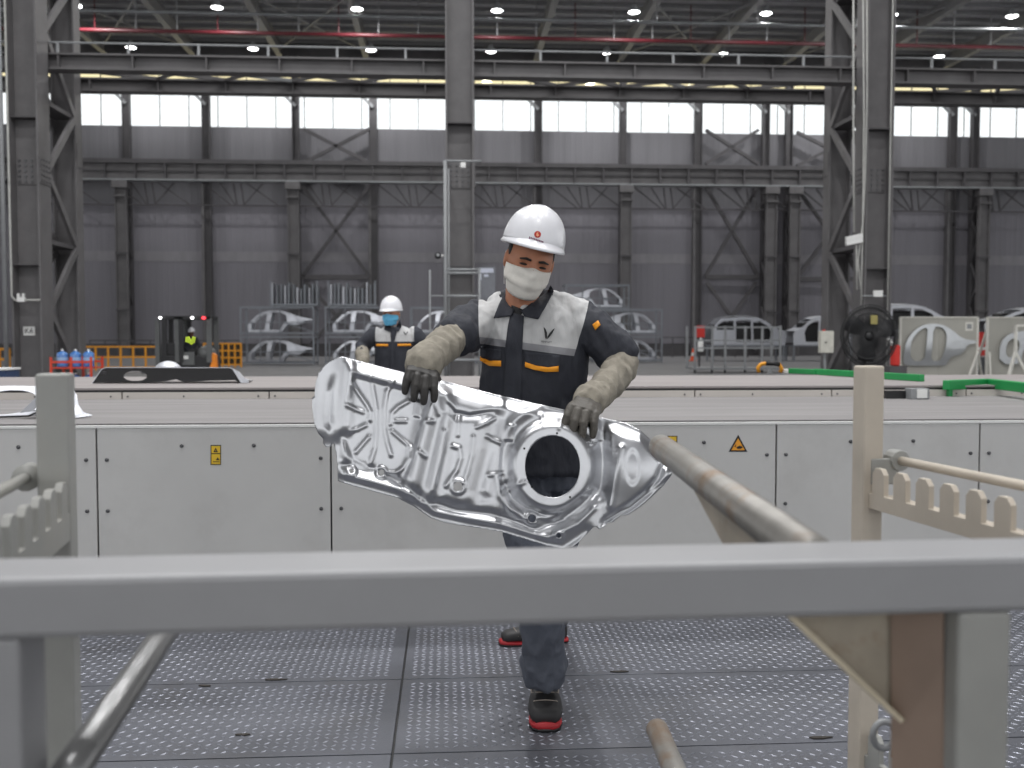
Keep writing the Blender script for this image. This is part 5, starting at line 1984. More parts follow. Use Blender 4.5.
def upright_stack(px0, px1, D, z, label, n):
    a, b = hity(px0, 300, D).x, hity(px1, 300, D).x
    t = thing('upright_panel_rack', label, 'rack', ((a + b) / 2, D, z))
    ob('base_frame', MB().box(a, b, D - 0.1, D + 1.0, z, z + 0.09), M_RTUBE, t)
    random.seed(int(px0))
    for k in range(n):
        x = a + (b - a) * (k + 0.5) / n
        hh = 0.75 + 0.35 * random.random()
        ob('standing_sheet', MB().box(x - 0.02, x + 0.05 * random.random() + 0.02, D + 0.5 * random.random(), D + 0.95, z + 0.09, z + 0.09 + hh), M_SILV if k % 3 == 0 else M_RTUBE, t)
    for x in (a + 0.03, b - 0.03):
        ob('end_post', MB().box(x - 0.03, x + 0.03, D - 0.08, D - 0.02, z + 0.09, z + 1.25), M_RTUBE, t)
    return t


upright_stack(270, 318, 50.2, 2.92, 'rack of upright metal sheets on top of the stack by the fence', 12)
upright_stack(328, 376, 50.2, 2.92, 'rack of upright metal sheets on top of the stack behind the blue mask', 12)

# ------------------------------------------------------------------ steel trolley and parts near the extinguisher
DT = 37.5
a, b = hity(694, 360, DT).x, hity(781, 360, DT).x
zt_ = hity(740, 326, DT).z
t = thing('steel_trolley', 'tall grey tubular trolley frame standing before the cross braces', 'trolley', ((a + b) / 2, DT, 0))
for k, px in enumerate((695, 712, 725, 745, 762, 780)):
    x = hity(px, 360, DT).x
    ob('upright', MB().box(x - 0.04, x + 0.04, DT - 0.04, DT + 0.04, 0.12, zt_), M_STEELL, t)
    ob('castor', MB().lathe([(0.0, -0.03), (0.06, -0.03), (0.06, 0.03), (0.0, 0.03)], Matrix.Translation((x, DT, 0.06)) @ Matrix.Rotation(math.pi / 2, 4, 'Y'), 10), M_BLACK, t)
for z in (0.16, 0.95, zt_ - 0.05, zt_ - 0.55):
    ob('cross_rail', MB().box(a, b, DT - 0.03, DT + 0.03, z - 0.03, z + 0.03), M_STEELL, t)
ob('deck', MB().box(a, b, DT, DT + 1.2, 0.12, 0.2), M_STEELL, t)
for x in (a, b):
    ob('rear_upright', MB().box(x - 0.04, x + 0.04, DT + 1.1, DT + 1.18, 0.12, zt_), M_STEELL, t)


def car_shell(px0, px1, D, z, zs_, label, m, cat='car body'):
    """body-in-white shell: roof, pillars and sills with open windows"""
    a, b = hity(px0, 330, D).x, hity(px1, 330, D).x
    L = abs(b - a)
    s = L / 4.0
    t = thing('car_shell', label, cat, ((a + b) / 2, D, z))
    sg = 1 if b > a else -1

    def X(u):
        return a + sg * u * s
    for yy in (0.0, 1.55):
        out = [(0.0, 0.0), (0.02, 0.62), (0.16, 0.98), (0.5, 1.28), (1.5, 1.38), (2.4, 1.34), (2.9, 1.18), (3.4, 0.85), (3.9, 0.70), (4.0, 0.45), (3.95, 0.0)]
        h1 = [(1.30, 0.16), (1.28, 1.22), (2.08, 1.24), (2.12, 0.16)]
        h2 = [(2.24, 0.16), (2.20, 1.22), (2.55, 1.18), (3.00, 0.95), (3.2, 0.62), (3.1, 0.16)]
        h3 = [(0.25, 0.75), (0.3, 1.0), (0.6, 1.18), (1.16, 1.22), (1.18, 0.75)]
        bm = flat_shape([(p[0], p[1]) for p in out], [h1, h2, h3])
        for v in bm.verts:
            v.co = V((X(v.co.x), D + yy, z + v.co.z * zs_))
        me = bpy.data.meshes.new('body_side')
        bm.to_mesh(me)
        bm.free()
        ob('body_side', me, m, t, solid=0.05)
    mb = MB()
    row = [(0.16, 0.98), (0.5, 1.29), (1.0, 1.37), (1.5, 1.40), (2.0, 1.39), (2.4, 1.35), (2.75, 1.26)]
    vs = []
    for u_, w in row:
        vs += [(X(u_), D, z + w * zs_), (X(u_), D + 0.4, z + (w + 0.05) * zs_), (X(u_), D + 1.15, z + (w + 0.05) * zs_), (X(u_), D + 1.55, z + w * zs_)]
    fs = []
    for i in range(len(row) - 1):
        for k in range(3):
            fs.append((4 * i + k, 4 * i + k + 1, 4 * i + 5 + k, 4 * i + 4 + k))
    ob('roof_skin', mb.add(vs, fs), m, t, solid=0.03)
    ob('floor_pan', MB().box(min(X(0.05), X(3.95)), max(X(0.05), X(3.95)), D, D + 1.55, z, z + 0.12), M_STEELD, t)
    ob('dark_interior_fill', MB().box(min(X(0.3), X(3.3)), max(X(0.3), X(3.3)), D + 0.35, D + 1.2, z + 0.12, z + 1.12 * zs_), M_BLACK, t, bevel=0.1)  # black block added so the windows show the dark of a shaded interior
    ob('bonnet', MB().add([(X(3.2), D, z + 0.88 * zs_), (X(3.9), D, z + 0.70 * zs_), (X(3.9), D + 1.55, z + 0.70 * zs_), (X(3.2), D + 1.55, z + 0.88 * zs_)], [(0, 1, 2, 3)]), m, t, solid=0.03)
    return t


def stand(px0, px1, D, h, label):
    a, b = sorted((hity(px0, 330, D).x, hity(px1, 330, D).x))
    t = thing('body_stand', label, 'stand', ((a + b) / 2, D, 0))
    for x in (a + 0.1, b - 0.1):
        for y in (D + 0.1, D + 1.4):
            ob('leg', MB().box(x - 0.05, x + 0.05, y - 0.05, y + 0.05, 0, h - 0.08), M_RTUBE, t)
    ob('top_frame', MB().box(a, b, D, D + 1.5, h - 0.08, h), M_RTUBE, t)
    return t


DV = 46.0
zv = hity(915, 333, DV).z
car_shell(862, 955, DV, zv, 0.95, 'silver van body shell above the display board', M_SILVW)
stand(862, 955, DV, zv, 'grey stand carrying the van body behind the display board')
car_shell(1100, 984, DV, zv - 0.05, 0.9, 'white car body shell above the second display board', M_SILVW)
stand(984, 1100, DV, zv - 0.05, 'grey stand carrying the car body behind the second display board')
DS = 56.0
zs2 = hity(745, 345, DS).z
car_shell(712, 786, DS, zs2, 1.15, 'silver car body shell behind the steel trolley', M_SILV)
stand(712, 786, DS, zs2, 'grey low stand under the car body behind the trolley')
car_shell(850, 793, DS, hity(820, 345, DS).z, 1.15, 'pale car body shell between the twin columns and the switch box', M_SILVW)
stand(793, 850, DS, hity(820, 345, DS).z, 'grey low stand under the pale car body by the switch box')
M_EXT = mat('extinguisher_red', (196, 44, 36), 0.5, 0, 0.06)
p = hity(700, 345, 42.0)
t = thing('fire_box', 'red and white fire extinguisher box on a post by the trolley', 'fire box', (p.x, 42.0, 0))
ob('post', MB().box(p.x - 0.04, p.x + 0.04, 42.06, 42.14, 0, 1.9), M_STEELD, t)
ob('box', MB().box(p.x - 0.17, p.x + 0.17, 41.85, 42.06, 1.35, 1.85), M_EXT, t, bevel=0.02)
ob('bottle', MB().lathe([(0.0, 0.75), (0.11, 0.75), (0.12, 0.8), (0.12, 1.15), (0.05, 1.25), (0.03, 1.35)], Matrix.Translation((p.x, 41.9, 0)), 14), M_WHITE, t, smooth=True)
p = hitz(693, 361, 0.0)
t = thing('traffic_cone', 'small orange traffic cone with a white band by the far fence', 'cone', (p.x, p.y, 0))
M_CONE = mat('orange_cone', (226, 84, 34), 0.6)
ob('cone_body', MB().lathe([(0.16, 0.04), (0.03, 0.72), (0.0, 0.73)], Matrix.Translation((p.x, p.y, 0)), 16), M_CONE, t, smooth=True)
ob('cone_band', MB().lathe([(0.115, 0.30), (0.085, 0.48)], Matrix.Translation((p.x, p.y, 0)), 16), M_WHITE, t, smooth=True)
ob('cone_base', MB().box(p.x - 0.19, p.x + 0.19, p.y - 0.19, p.y + 0.19, 0, 0.04), M_CONE, t)


def railing(px0, px1, D, ztop, m, label, n, rails=3, mesh=False, cat='railing'):
    a, b = hity(px0, 350, D).x, hity(px1, 350, D).x
    t = thing('safety_railing', label, cat, ((a + b) / 2, D, 0))
    for k in range(n + 1):
        x = a + (b - a) * k / n
        ob('post', MB().box(x - 0.035, x + 0.035, D - 0.035, D + 0.035, 0, ztop), m, t)
    for k in range(rails):
        z = ztop - k * (ztop - 0.15) / max(1, rails - 1) - 0.03
        ob('rail', MB().box(min(a, b), max(a, b), D - 0.03, D + 0.03, z - 0.035, z + 0.035), m, t)
    if mesh:
        ob('infill', MB().box(min(a, b), max(a, b), D + 0.04, D + 0.05, 0.1, ztop - 0.05), mat('dark_infill', (60, 52, 44), 0.8), t)
    return t


railing(83, 158, 42.0, hity(120, 346, 42.0).z, M_YEL, 'yellow safety railing between the water bottles and the forklift', 6, 3)
railing(204, 241, 46.0, hity(225, 343, 46.0).z, M_YEL, 'yellow railing with dark infill behind the forklift tail', 6, 4, True)
railing(-30, 9, 30.0, hity(5, 348, 30.0).z, M_YEL, 'yellow railing piece beside the K6 column', 4, 4)
railing(660, 760, 66.0, hity(700, 337, 66.0).z, M_STEELD, 'dark grey fence at the foot of the far wall by the cone', 8, 3)
railing(90, 240, 68.0, hity(150, 340, 68.0).z, M_STEELD, 'dark grey fence at the foot of the far wall behind the forklift', 10, 3)

# ------------------------------------------------------------------ crate with water bottles
M_CRATE = mat('red_orange_crate', (206, 66, 38), 0.5, 0, 0.08)
M_WATER = mat('blue_water_bottle', (76, 128, 196), 0.15, 0, 0.1, 6, coat=0.5)
M_WATERC = mat('pale_bottle_band', (150, 184, 222), 0.2, 0, 0.1, 6)
DC = 25.0
x0, x1 = hity(51, 360, DC).x, hity(91, 360, DC).x
zc0, zc1 = 0.12, hity(70, 362, DC).z
t = thing('bottle_crate', 'red-orange steel crate full of blue water bottles', 'crate', ((x0 + x1) / 2, DC, 0))
for x in (x0, (x0 + x1) / 2, x1):
    for y in (DC, DC + 0.8):
        ob('post', MB().box(x - 0.025, x + 0.025, y - 0.025, y + 0.025, 0, zc1 + 0.12), M_CRATE, t)
for z in (zc1, 0.08):
    for y in (DC, DC + 0.8):
        ob('rail', MB().box(x0, x1, y - 0.02, y + 0.02, z - 0.025, z + 0.025), M_CRATE, t)
ob('shelf', MB().box(x0, x1, DC, DC + 0.8, 0.60, 0.63), M_CRATE, t)
ob('shelf', MB().box(x0, x1, DC, DC + 0.8, 0.02, 0.05), M_CRATE, t)
bt = None
lv = [(0.052, 'lower tier'), (0.632, 'upper tier')]
for z, nm in lv:
    for k in range(3):
        x = x0 + (x1 - x0) * (k + 0.5) / 3
        if bt is None:
            bt = thing('water_bottle', '', 'bottle')
            s = 1.0
            ob('bottle_body', MB().lathe([(0.0, 0.0), (0.13, 0.0), (0.135, 0.03), (0.125, 0.1), (0.135, 0.17), (0.125, 0.24), (0.135, 0.30), (0.12, 0.345), (0.05, 0.38), (0.03, 0.39), (0.03, 0.42)], n=18), M_WATER, bt, smooth=True)
            ob('bottle_label', MB().lathe([(0.1365, 0.16), (0.1365, 0.24)], n=18), M_WATERC, bt, smooth=True)
            ob('bottle_cap', MB().lathe([(0.034, 0.40), (0.034, 0.435), (0.0, 0.435)], n=12), M_WHITE, bt, smooth=True)
            q = bt
        else:
            q = copy_tree(bt)
        q.location = (x, DC + 0.3, z)
        q['label'] = 'blue water bottle in the red crate, %s of the %s' % (['first', 'middle', 'last'][k], nm)
        q['group'] = 'water bottles in the red crate'
o = thing('blue_bin', 'blue bin with a pale rim at the foot of the K6 column', 'bin', hity(4, 376, 9.2))
p = hity(-6, 376, 9.6)
ob('bin_body', MB().box(p.x - 0.12, p.x + 0.15, 9.5, 9.8, 0.6, hity(0, 370, 9.6).z), mat('blue_bin_plastic', (44, 66, 104), 0.5), o, bevel=0.01)
ob('bin_stand', MB().box(p.x - 0.1, p.x + 0.13, 9.52, 9.78, 0.0, 0.6), M_STEELD, o)
ob('bin_rim', MB().box(p.x - 0.13, p.x + 0.16, 9.49, 9.81, hity(0, 370, 9.6).z, hity(0, 368, 9.6).z), M_WHITE, o)

# ------------------------------------------------------------------ forklift with its driver
DF = 35.0


def fx(px):
    return hity(px, 345, DF).x


def fz(py):
    return hity(185, py, DF).z


t = thing('forklift', 'black reach truck forklift with overhead guard and a red lamp', 'forklift', (fx(185), DF, 0))
M_FK = mat('forklift_black', (44, 44, 46), 0.5, 0, 0.1, 4)
M_FKG = mat('forklift_grey', (96, 98, 98), 0.45, 0, 0.1, 4)
for px in (155.5, 162.5):
    for y in (DF, DF + 0.8):
        ob('mast_channel', MB().box(fx(px), fx(px + 4.5), y - 0.06, y + 0.06, 0.1, fz(320 if px < 160 else 317)), M_FKG if px < 160 else M_FK, t)
for px, m in ((176, M_FKG), (180.5, M_FK), (207.5, M_FKG)):
    for y in (DF - 0.1, DF + 0.95):
        ob('guard_post', MB().box(fx(px), fx(px + (4 if px < 200 else 5)), y - 0.05, y + 0.05, 0.5, fz(317)), m, t)
for y in (DF - 0.12, DF + 0.25, DF + 0.6, DF + 0.97):
    ob('overhead_guard', MB().box(fx(160), fx(212), y - 0.03, y + 0.03, fz(319.5), fz(316)), M_FK, t, bevel=0.01)
for px in (160, 178, 196, 210):
    ob('guard_crossbar', MB().box(fx(px), fx(px + 2), DF - 0.09, DF + 0.94, fz(319), fz(316.5)), M_FK, t)
for px, m, nm in ((162.3, m_lens, 'work_light'), (194, m_lens, 'work_light'), (205.5, mat('red_beacon', (255, 60, 70), 0.4, emit=2.5, var=0.0), 'red_beacon')):
    ob(nm, MB().ell(V((fx(px), DF - 0.2, fz(318))), (0.07 if nm == 'red_beacon' else 0.035, 0.05, 0.05 if nm == 'red_beacon' else 0.035), None, 10, 8), m, t, smooth=True)
ob('chassis', MB().box(fx(160), fx(214), DF - 0.05, DF + 1.0, 0.18, 0.75), M_FK, t, bevel=0.05)
ob('battery_box', MB().box(fx(164), fx(176), DF, DF + 0.95, 0.75, fz(343)), M_FK, t, bevel=0.03)
ob('control_panel', MB().box(fx(182.5), fx(195), DF - 0.12, DF - 0.02, 0.4, fz(352)), M_FKG, t, bevel=0.02)
ob('plate', MB().box(fx(184), fx(189), DF - 0.135, DF - 0.12, fz(359), fz(355.5)), M_WHITE, t)
ob('rear_cover', MB().ell(V((fx(204), DF + 0.4, 0.78)), (0.32, 0.5, 0.30), None, 16, 10), M_FKG, t, smooth=True)
ob('orange_flank', MB().prism([V((fx(210), DF - 0.12, fz(371))), V((fx(217), DF - 0.12, fz(371))), V((fx(216), DF - 0.12, fz(355))), V((fx(213), DF - 0.12, fz(353)))], (0, 0.3, 0)), mat('forklift_orange', (244, 140, 30), 0.5), t)
for px in (163, 209):
    for y in (DF - 0.02, DF + 0.9):
        ob('wheel', MB().lathe([(0.0, -0.07), (0.16, -0.07), (0.18, -0.05), (0.18, 0.05), (0.16, 0.07), (0.0, 0.07)], Matrix.Translation((fx(px), y, 0.18)) @ Matrix.Rotation(math.pi / 2, 4, 'X'), 18), M_BLACK, t, smooth=True)
for y in (DF + 0.15, DF + 0.75):
    ob('fork', MB().box(fx(140), fx(160), y - 0.06, y + 0.06, 0.12, 0.17), M_FK, t)
ob('seat', MB().box(fx(186), fx(198), DF + 0.25, DF + 0.75, 0.75, 0.95), M_BLACK, t, bevel=0.04)

w3 = thing('person', 'forklift driver in white helmet and lime hi-vis vest', 'person', V((fx(192), DF + 0.4, 0.95)))
HC = at(191.5, 332.0, 35.1)
HR = rot(5, 0, -8)
hd = MB()
head_mb(hd, HC, HR)
B3 = lambda px, py, dd=0.0: at(px, py, 35.15 + dd)
hd.limb([HC + HR @ V((0, 0.03, -0.06)), HC + HR @ V((0, 0.035, -0.1)), B3(191.5, 337)], [0.052, 0.053, 0.062])
hd.rings([ringE(B3(191, y), RGT * w, FLAT * d) for y, w, d in ((337, 0.08, 0.06), (338.5, 0.16, 0.09), (343, 0.17, 0.11), (350, 0.16, 0.11), (356, 0.17, 0.13))])
hd.limb([B3(187, 339), B3(184, 346), B3(188, 351, -0.25)], [0.05, 0.042, 0.032])
hd.limb([B3(196, 339), B3(199.5, 345), B3(201, 351, -0.22)], [0.05, 0.042, 0.032])
hd.limb([B3(189, 355), B3(188, 356, -0.38), B3(188, 366, -0.42)], [0.075, 0.06, 0.045])
hd.limb([B3(194, 355), B3(195, 356, -0.38), B3(195, 366, -0.42)], [0.075, 0.06, 0.045])
b3 = ob('body', remeshed(hd, 0.012, 2), mat('dark_tan_skin', (120, 84, 66), 0.6), w3, smooth=True)
jk = MB()
jk.rings([ringE(B3(191, y), RGT * w, FLAT * d) for y, w, d in ((336.6, 0.08, 0.07), (338, 0.18, 0.11), (343, 0.20, 0.13), (350, 0.19, 0.13), (357, 0.2, 0.15))])
jk.limb([B3(187, 339), B3(184, 346), B3(188, 351, -0.25)], [0.07, 0.06, 0.05])
jk.limb([B3(196, 339), B3(199.5, 345), B3(201, 351, -0.22)], [0.07, 0.06, 0.05])
jk.limb([B3(189, 355), B3(188, 356, -0.38), B3(188, 366, -0.42)], [0.09, 0.075, 0.06])
jk.limb([B3(194, 355), B3(195, 356, -0.38), B3(195, 366, -0.42)], [0.09, 0.075, 0.06])
jacket = ob('overalls', remeshed(jk, 0.016, 2), M_JKT, w3, smooth=True)
jb = bvh_of([jacket.data])
patch('hi_vis_vest', [(186, 337.0), (189.2, 336.6), (191, 341), (193, 336.6), (195.5, 337.2), (194.5, 343), (191.5, 345), (190, 343.5), (185.5, 342)], M_HIVIS, 0.02, 1.0, 0.01)
helmet(w3, HC + HR @ V((0, 0, 0.0)), HR)

# ------------------------------------------------------------------ ladder frame, camera and sign on the central column
DL = 26.2
t = thing('ladder_frame', 'pale tubular ladder frame with rungs in front of the central column', 'ladder', (hity(462, 300, DL).x, DL, 0))
lx0, lx1 = hity(445.5, 300, DL).x, hity(479.5, 300, DL).x
zt_ = hity(460, 161, DL).z
ob('stile', MB().tube([(lx0, DL, 0), (lx0, DL, zt_)], 0.045, 8), M_STEELL, t, smooth=True)
ob('stile', MB().tube([(lx1, DL, 0), (lx1, DL, hity(460, 268, DL).z)], 0.03, 8), M_STEELL, t, smooth=True)
ob('top_bar', MB().tube([(lx0, DL, zt_), (lx1 + 0.05, DL, zt_)], 0.03, 8), M_STEELL, t, smooth=True)
for py in (269.5, 273, 296, 360):
    z = hity(460, py, DL).z
    ob('rung', MB().tube([(lx0, DL, z), (lx1, DL, z)], 0.035, 8), M_STEELL, t, smooth=True)
lx2 = hity(430, 300, DL).x
for z in (hity(460, 296, DL).z, hity(460, 330, DL).z):
    ob('side_bar', MB().tube([(lx2, DL, z), (lx0, DL, z)], 0.02, 8), M_STEELL, t, smooth=True)
ob('side_stile', MB().tube([(lx2, DL, 0), (lx2, DL, hity(460, 270, DL).z)], 0.025, 8), M_STEELL, t, smooth=True)
ob('column_tie', MB().tube([(lx0, DL, zt_ - 0.06), (lx0, YC - 0.4, zt_ - 0.06)], 0.03, 8), M_STEELL, t, smooth=True)
ob('guide_tube', MB().tube([(lx0 + 0.09, DL, 0), (lx0 + 0.09, DL, zt_ - 0.2)], 0.02, 8), M_STEELL, t, smooth=True)
p = hity(463, 165, DL)
o = thing('flood_lamp', 'small white lamp under the top bar of the ladder frame', 'lamp', p)
ob('lamp_body', MB().box(p.x - 0.07, p.x + 0.07, DL - 0.06, DL + 0.06, p.z - 0.08, p.z + 0.06), M_WHITE, o, bevel=0.02)
ob('lamp_bracket', MB().tube([(p.x, DL, p.z + 0.05), (p.x, DL, zt_)], 0.02, 8), M_WHITE, o)
p = hity(438, 250, DL)
t = thing('security_camera', 'dark round security camera clamped to the ladder frame stile', 'camera', p)
ob('camera_body', MB().ell(V((p.x, DL - 0.1, p.z - 0.15)), (0.09, 0.14, 0.09), None, 14, 10), M_BLACK, t, smooth=True)
ob('camera_arm', MB().tube([(p.x, DL - 0.05, p.z - 0.15), (lx0 - 0.03, DL, p.z - 0.15)], 0.025, 8), M_WHITE, t, smooth=True)
ob('camera_lens', MB().lathe([(0.045, 0.0), (0.0, 0.01)], Matrix.Translation((p.x, DL - 0.235, p.z - 0.15)) @ Matrix.Rotation(math.pi / 2, 4, 'X'), 12), M_STEELL, t, smooth=True)
p = hity(487.5, 280, 27.0)
t = thing('notice_board', 'small grey notice board with pale print beside the ladder frame', 'sign', (p.x, 27.0, 0))
ob('board', MB().box(p.x - 0.21, p.x + 0.21, 26.99, 27.02, hity(487, 300, 27.0).z, hity(487, 267, 27.0).z), mat('grey_board', (108, 110, 116), 0.5), t)
ob('board_post', MB().box(p.x + 0.16, p.x + 0.22, 27.02, 27.07, 0, hity(487, 272, 27.0).z), M_STEELD, t)
M_PRINT = mat('pale_print', (186, 190, 204), 0.6)
for (a, b, c, d) in ((480.5, 268.2, 493.5, 272.8), (484, 274.5, 488.6, 276.8), (480.4, 274.2, 481.4, 280)):
    A0, B0 = hity(a, b, 26.985), hity(c, d, 26.985)
    ob('print_block', MB().box(A0.x, B0.x, 26.982, 26.99, B0.z, A0.z), M_PRINT, t)

# pipe, conduit and number plate on the K6 column
cx = near_x[27]
t = thing('conduit', 'white conduit with a junction box on the K6 column', 'conduit', (cx, YC - 0.45, 1))
xc = hity(10.5, 250, YC - 0.45).x
z1_ = hity(12, 300, YC - 0.45).z
ob('conduit_tube', MB().tube([(xc, YC - 0.45, 13.4), (xc, YC - 0.45, z1_ + 0.1), (xc + 0.08, YC - 0.45, z1_), (hity(40, 300, YC - 0.45).x, YC - 0.45, z1_)], 0.03, 8), M_CABLE, t, smooth=True)
p = hity(21, 299, YC - 0.47)
ob('junction_box', MB().box(p.x - 0.1, p.x + 0.1, YC - 0.5, YC - 0.4, p.z - 0.07, p.z + 0.05).box(p.x - 0.09, p.x - 0.04, YC - 0.5, YC - 0.42, p.z + 0.05, p.z + 0.15).box(p.x + 0.04, p.x + 0.09, YC - 0.5, YC - 0.42, p.z + 0.05, p.z + 0.15), M_WHITE, t)
xc = hity(4, 250, YC - 0.5).x
o = ob('drain_pipe', MB().tube([(xc, YC - 0.5, 0), (xc, YC - 0.5, 13.4)], 0.06, 10), M_STEELL, None, smooth=True)
tag(o, 'pale vertical pipe running up beside the K6 column', 'pipe')
p = hity(29, 331, YC - 0.06)
t = thing('number_plate', 'white plate reading K6 fixed to the column web', 'sign', p)
ob('plate', MB().box(p.x - 0.15, p.x + 0.15, YC - 0.06, YC - 0.02, p.z - 0.12, p.z + 0.12), M_WHITE, t)
tm = text_mesh('K6', 0.2, 0.004)
put(tm, frame((p.x, YC - 0.066, p.z), (1, 0, 0), (0, 0, 1), (0, -1, 0)))
ob('plate_lettering', tm, M_BLACK, t, recalc=False)
# white cables and box at the fan column
cx = near_x[877]
yf = YC - 0.45
t = thing('cable_drop', 'white cables with a cross clamp hanging down the fan column', 'cable', hity(853, 300, yf))
for (pts) in ([(853.5, -20), (853.5, 60), (853.5, 150), (854, 232)], [(863, -20), (864, 120), (863, 200), (862, 260), (861, 305)], [(867, -10), (867, 100), (865, 180), (863, 220), (858, 262), (862, 300)], [(856.5, 245), (857, 290)]):
    ob('cable', MB().tube([hity(a, b, yf) for a, b in pts], 0.022 if pts[0][0] != 853.5 else 0.03, 8), M_CABLE, t, smooth=True)
for py in (237, 241.5):
    a, b = hity(846, py + 2, yf - 0.05), hity(862, py - 1.5, yf - 0.05)
    ob('clamp', MB().bar(a, b, 0.12, 0.12), M_WHITE, t)
xp = hity(889.5, 200, YC - 0.42).x
o = ob('column_pipe', MB().tube([(xp, YC - 0.42, 0), (xp, YC - 0.42, 13.4)], 0.022, 8), M_CABLE, None, smooth=True)
tag(o, 'thin pale pipe running up the far edge of the fan column', 'pipe')
p = hity(878, 294, YC - 0.45)
t = thing('socket_box', 'white socket box on the column just above the fan', 'socket', p)
ob('socket', MB().box(p.x - 0.13, p.x + 0.13, YC - 0.48, YC - 0.4, p.z - 0.08, p.z + 0.10), M_WHITE, t, bevel=0.01)
ob('socket_tube', MB().tube([hity(862, 296, YC - 0.44), hity(886, 296, YC - 0.44)], 0.025, 8), M_STEELL, t, smooth=True)
p = hity(826, 342, 26.0)
t = thing('switch_box', 'pale wall switch box on legs beside the fan column', 'switch box', (p.x, 26.0, 0))
ob('box', MB().box(p.x - 0.18, p.x + 0.18, 25.9, 26.1, p.z - 0.29, p.z + 0.29), mat('pale_box', (196, 194, 184), 0.5), t, bevel=0.02)
ob('box_leg', MB().tube([(p.x - 0.02, 26.05, p.z - 0.28), (p.x + 0.02, 26.05, 0)], 0.03, 8), M_STEELL, t)
ob('box_lamp', MB().ell(V((p.x - 0.08, 25.95, p.z + 0.31)), (0.035, 0.035, 0.03), None, 8, 6), M_EXT, t)
ob('latch', MB().box(p.x - 0.07, p.x - 0.02, 25.88, 25.9, p.z - 0.02, p.z + 0.01), M_BLACK, t)

# ------------------------------------------------------------------ big pedestal fan
DFN = 20.0
c = hity(869, 336, DFN)
t = thing('pedestal_fan', 'large black pedestal fan with wire cage in front of the column', 'fan', (c.x, DFN, 0))
Mf = Matrix.Translation(c) @ Matrix.Rotation(math.radians(-22), 4, 'Z')
R0 = 0.55
for y, r in ((-0.16, 0.40), (-0.10, R0 * 0.93), (0.0, R0), (0.12, R0 * 0.9)):
    ob('cage_ring', MB().tube([Mf @ V((r * math.cos(a), y, r * math.sin(a) * 1.16)) for a in [2 * math.pi * k / 40 for k in range(40)]], 0.013, 6, closed=True), M_BLACK, t, smooth=True)
mb = MB()
for k in range(64):
    a = 2 * math.pi * k / 64
    cs, sn = math.cos(a), math.sin(a) * 1.16
    mb.tube([Mf @ V((0.09 * cs, -0.18, 0.09 * sn)), Mf @ V((0.42 * cs, -0.16, 0.42 * sn)), Mf @ V((R0 * 0.93 * cs, -0.10, R0 * 0.93 * sn)), Mf @ V((R0 * cs, 0, R0 * sn)), Mf @ V((R0 * 0.9 * cs, 0.12, R0 * 0.9 * sn)), Mf @ V((0.12 * cs, 0.2, 0.12 * sn))], 0.009, 5)
ob('cage_wires', mb, M_BLACK, t, kind='stuff')
for k in range(3):
    a = 2 * math.pi * k / 3 + 0.4
    d1, d2 = V((math.cos(a), 0, math.sin(a))), V((-math.sin(a), 0, math.cos(a)))
    bl = []
    for rr, wd in ((0.08, 0.06), (0.25, 0.15), (0.42, 0.19), (0.52, 0.13)):
        bl.append((Mf @ (d1 * rr - d2 * wd + V((0, -0.06, 0))), Mf @ (d1 * rr + d2 * wd + V((0, 0.05, 0)))))
    vs = [p for q in bl for p in q]
    ob('blade', MB().add(vs, [(2 * i, 2 * i + 1, 2 * i + 3, 2 * i + 2) for i in range(3)]), mat('dark_fan_blade', (40, 40, 44), 0.4), t, smooth=True, solid=0.01)
ob('hub', MB().ell(Mf @ V((0, -0.12, 0)), (0.1, 0.09, 0.1), None, 14, 10), M_BLACK, t, smooth=True)
ob('hub_label', MB().box(c.x - 0.07, c.x + 0.07, DFN - 0.24, DFN - 0.23, c.z + 0.24, c.z + 0.42), mat('old_yellow_label', (150, 140, 84), 0.6), t)
ob('motor', MB().lathe([(0.0, 0.1), (0.13, 0.1), (0.15, 0.14), (0.15, 0.34), (0.1, 0.4), (0.0, 0.4)], Mf @ Matrix.Rotation(-math.pi / 2, 4, 'X'), 18), M_BLACK, t, smooth=True)
ob('pedestal', MB().tube([c + V((0, 0.2, 0)), V((c.x, DFN + 0.2, 0.06))], 0.05, 10), M_BLACK, t, smooth=True)
ob('fan_base', MB().lathe([(0.0, 0.08), (0.1, 0.08), (0.36, 0.05), (0.38, 0.0), (0.0, 0.0)], Matrix.Translation((c.x, DFN + 0.2, 0)), 24), M_BLACK, t, smooth=True)
# red tank behind the fan
p = hity(897, 350, 22.5)
t = thing('red_bucket', 'red jerrycan standing between the fan and the display board', 'can', (p.x, 22.5, 0))
ob('can_stand', MB().box(p.x - 0.2, p.x + 0.2, 22.4, 22.7, 0, hity(897, 366, 22.5).z), M_STEELD, t)
ob('can_body', MB().box(p.x - 0.10, p.x + 0.06, 22.42, 22.66, hity(897, 366, 22.5).z, hity(897, 345, 22.5).z), M_EXT, t, bevel=0.04)
ob('can_spout', MB().tube([p + V((-0.1, 0, 0.1)), p + V((-0.22, 0, 0.32))], 0.04, 8), M_WHITE, t, smooth=True)

# ------------------------------------------------------------------ display boards with car sides
M_BOARD = mat('grey_display_board', (170, 168, 160), 0.6, 0, 0.06, 1)
M_FRAMEW = mat('white_board_frame', (214, 212, 204), 0.5)


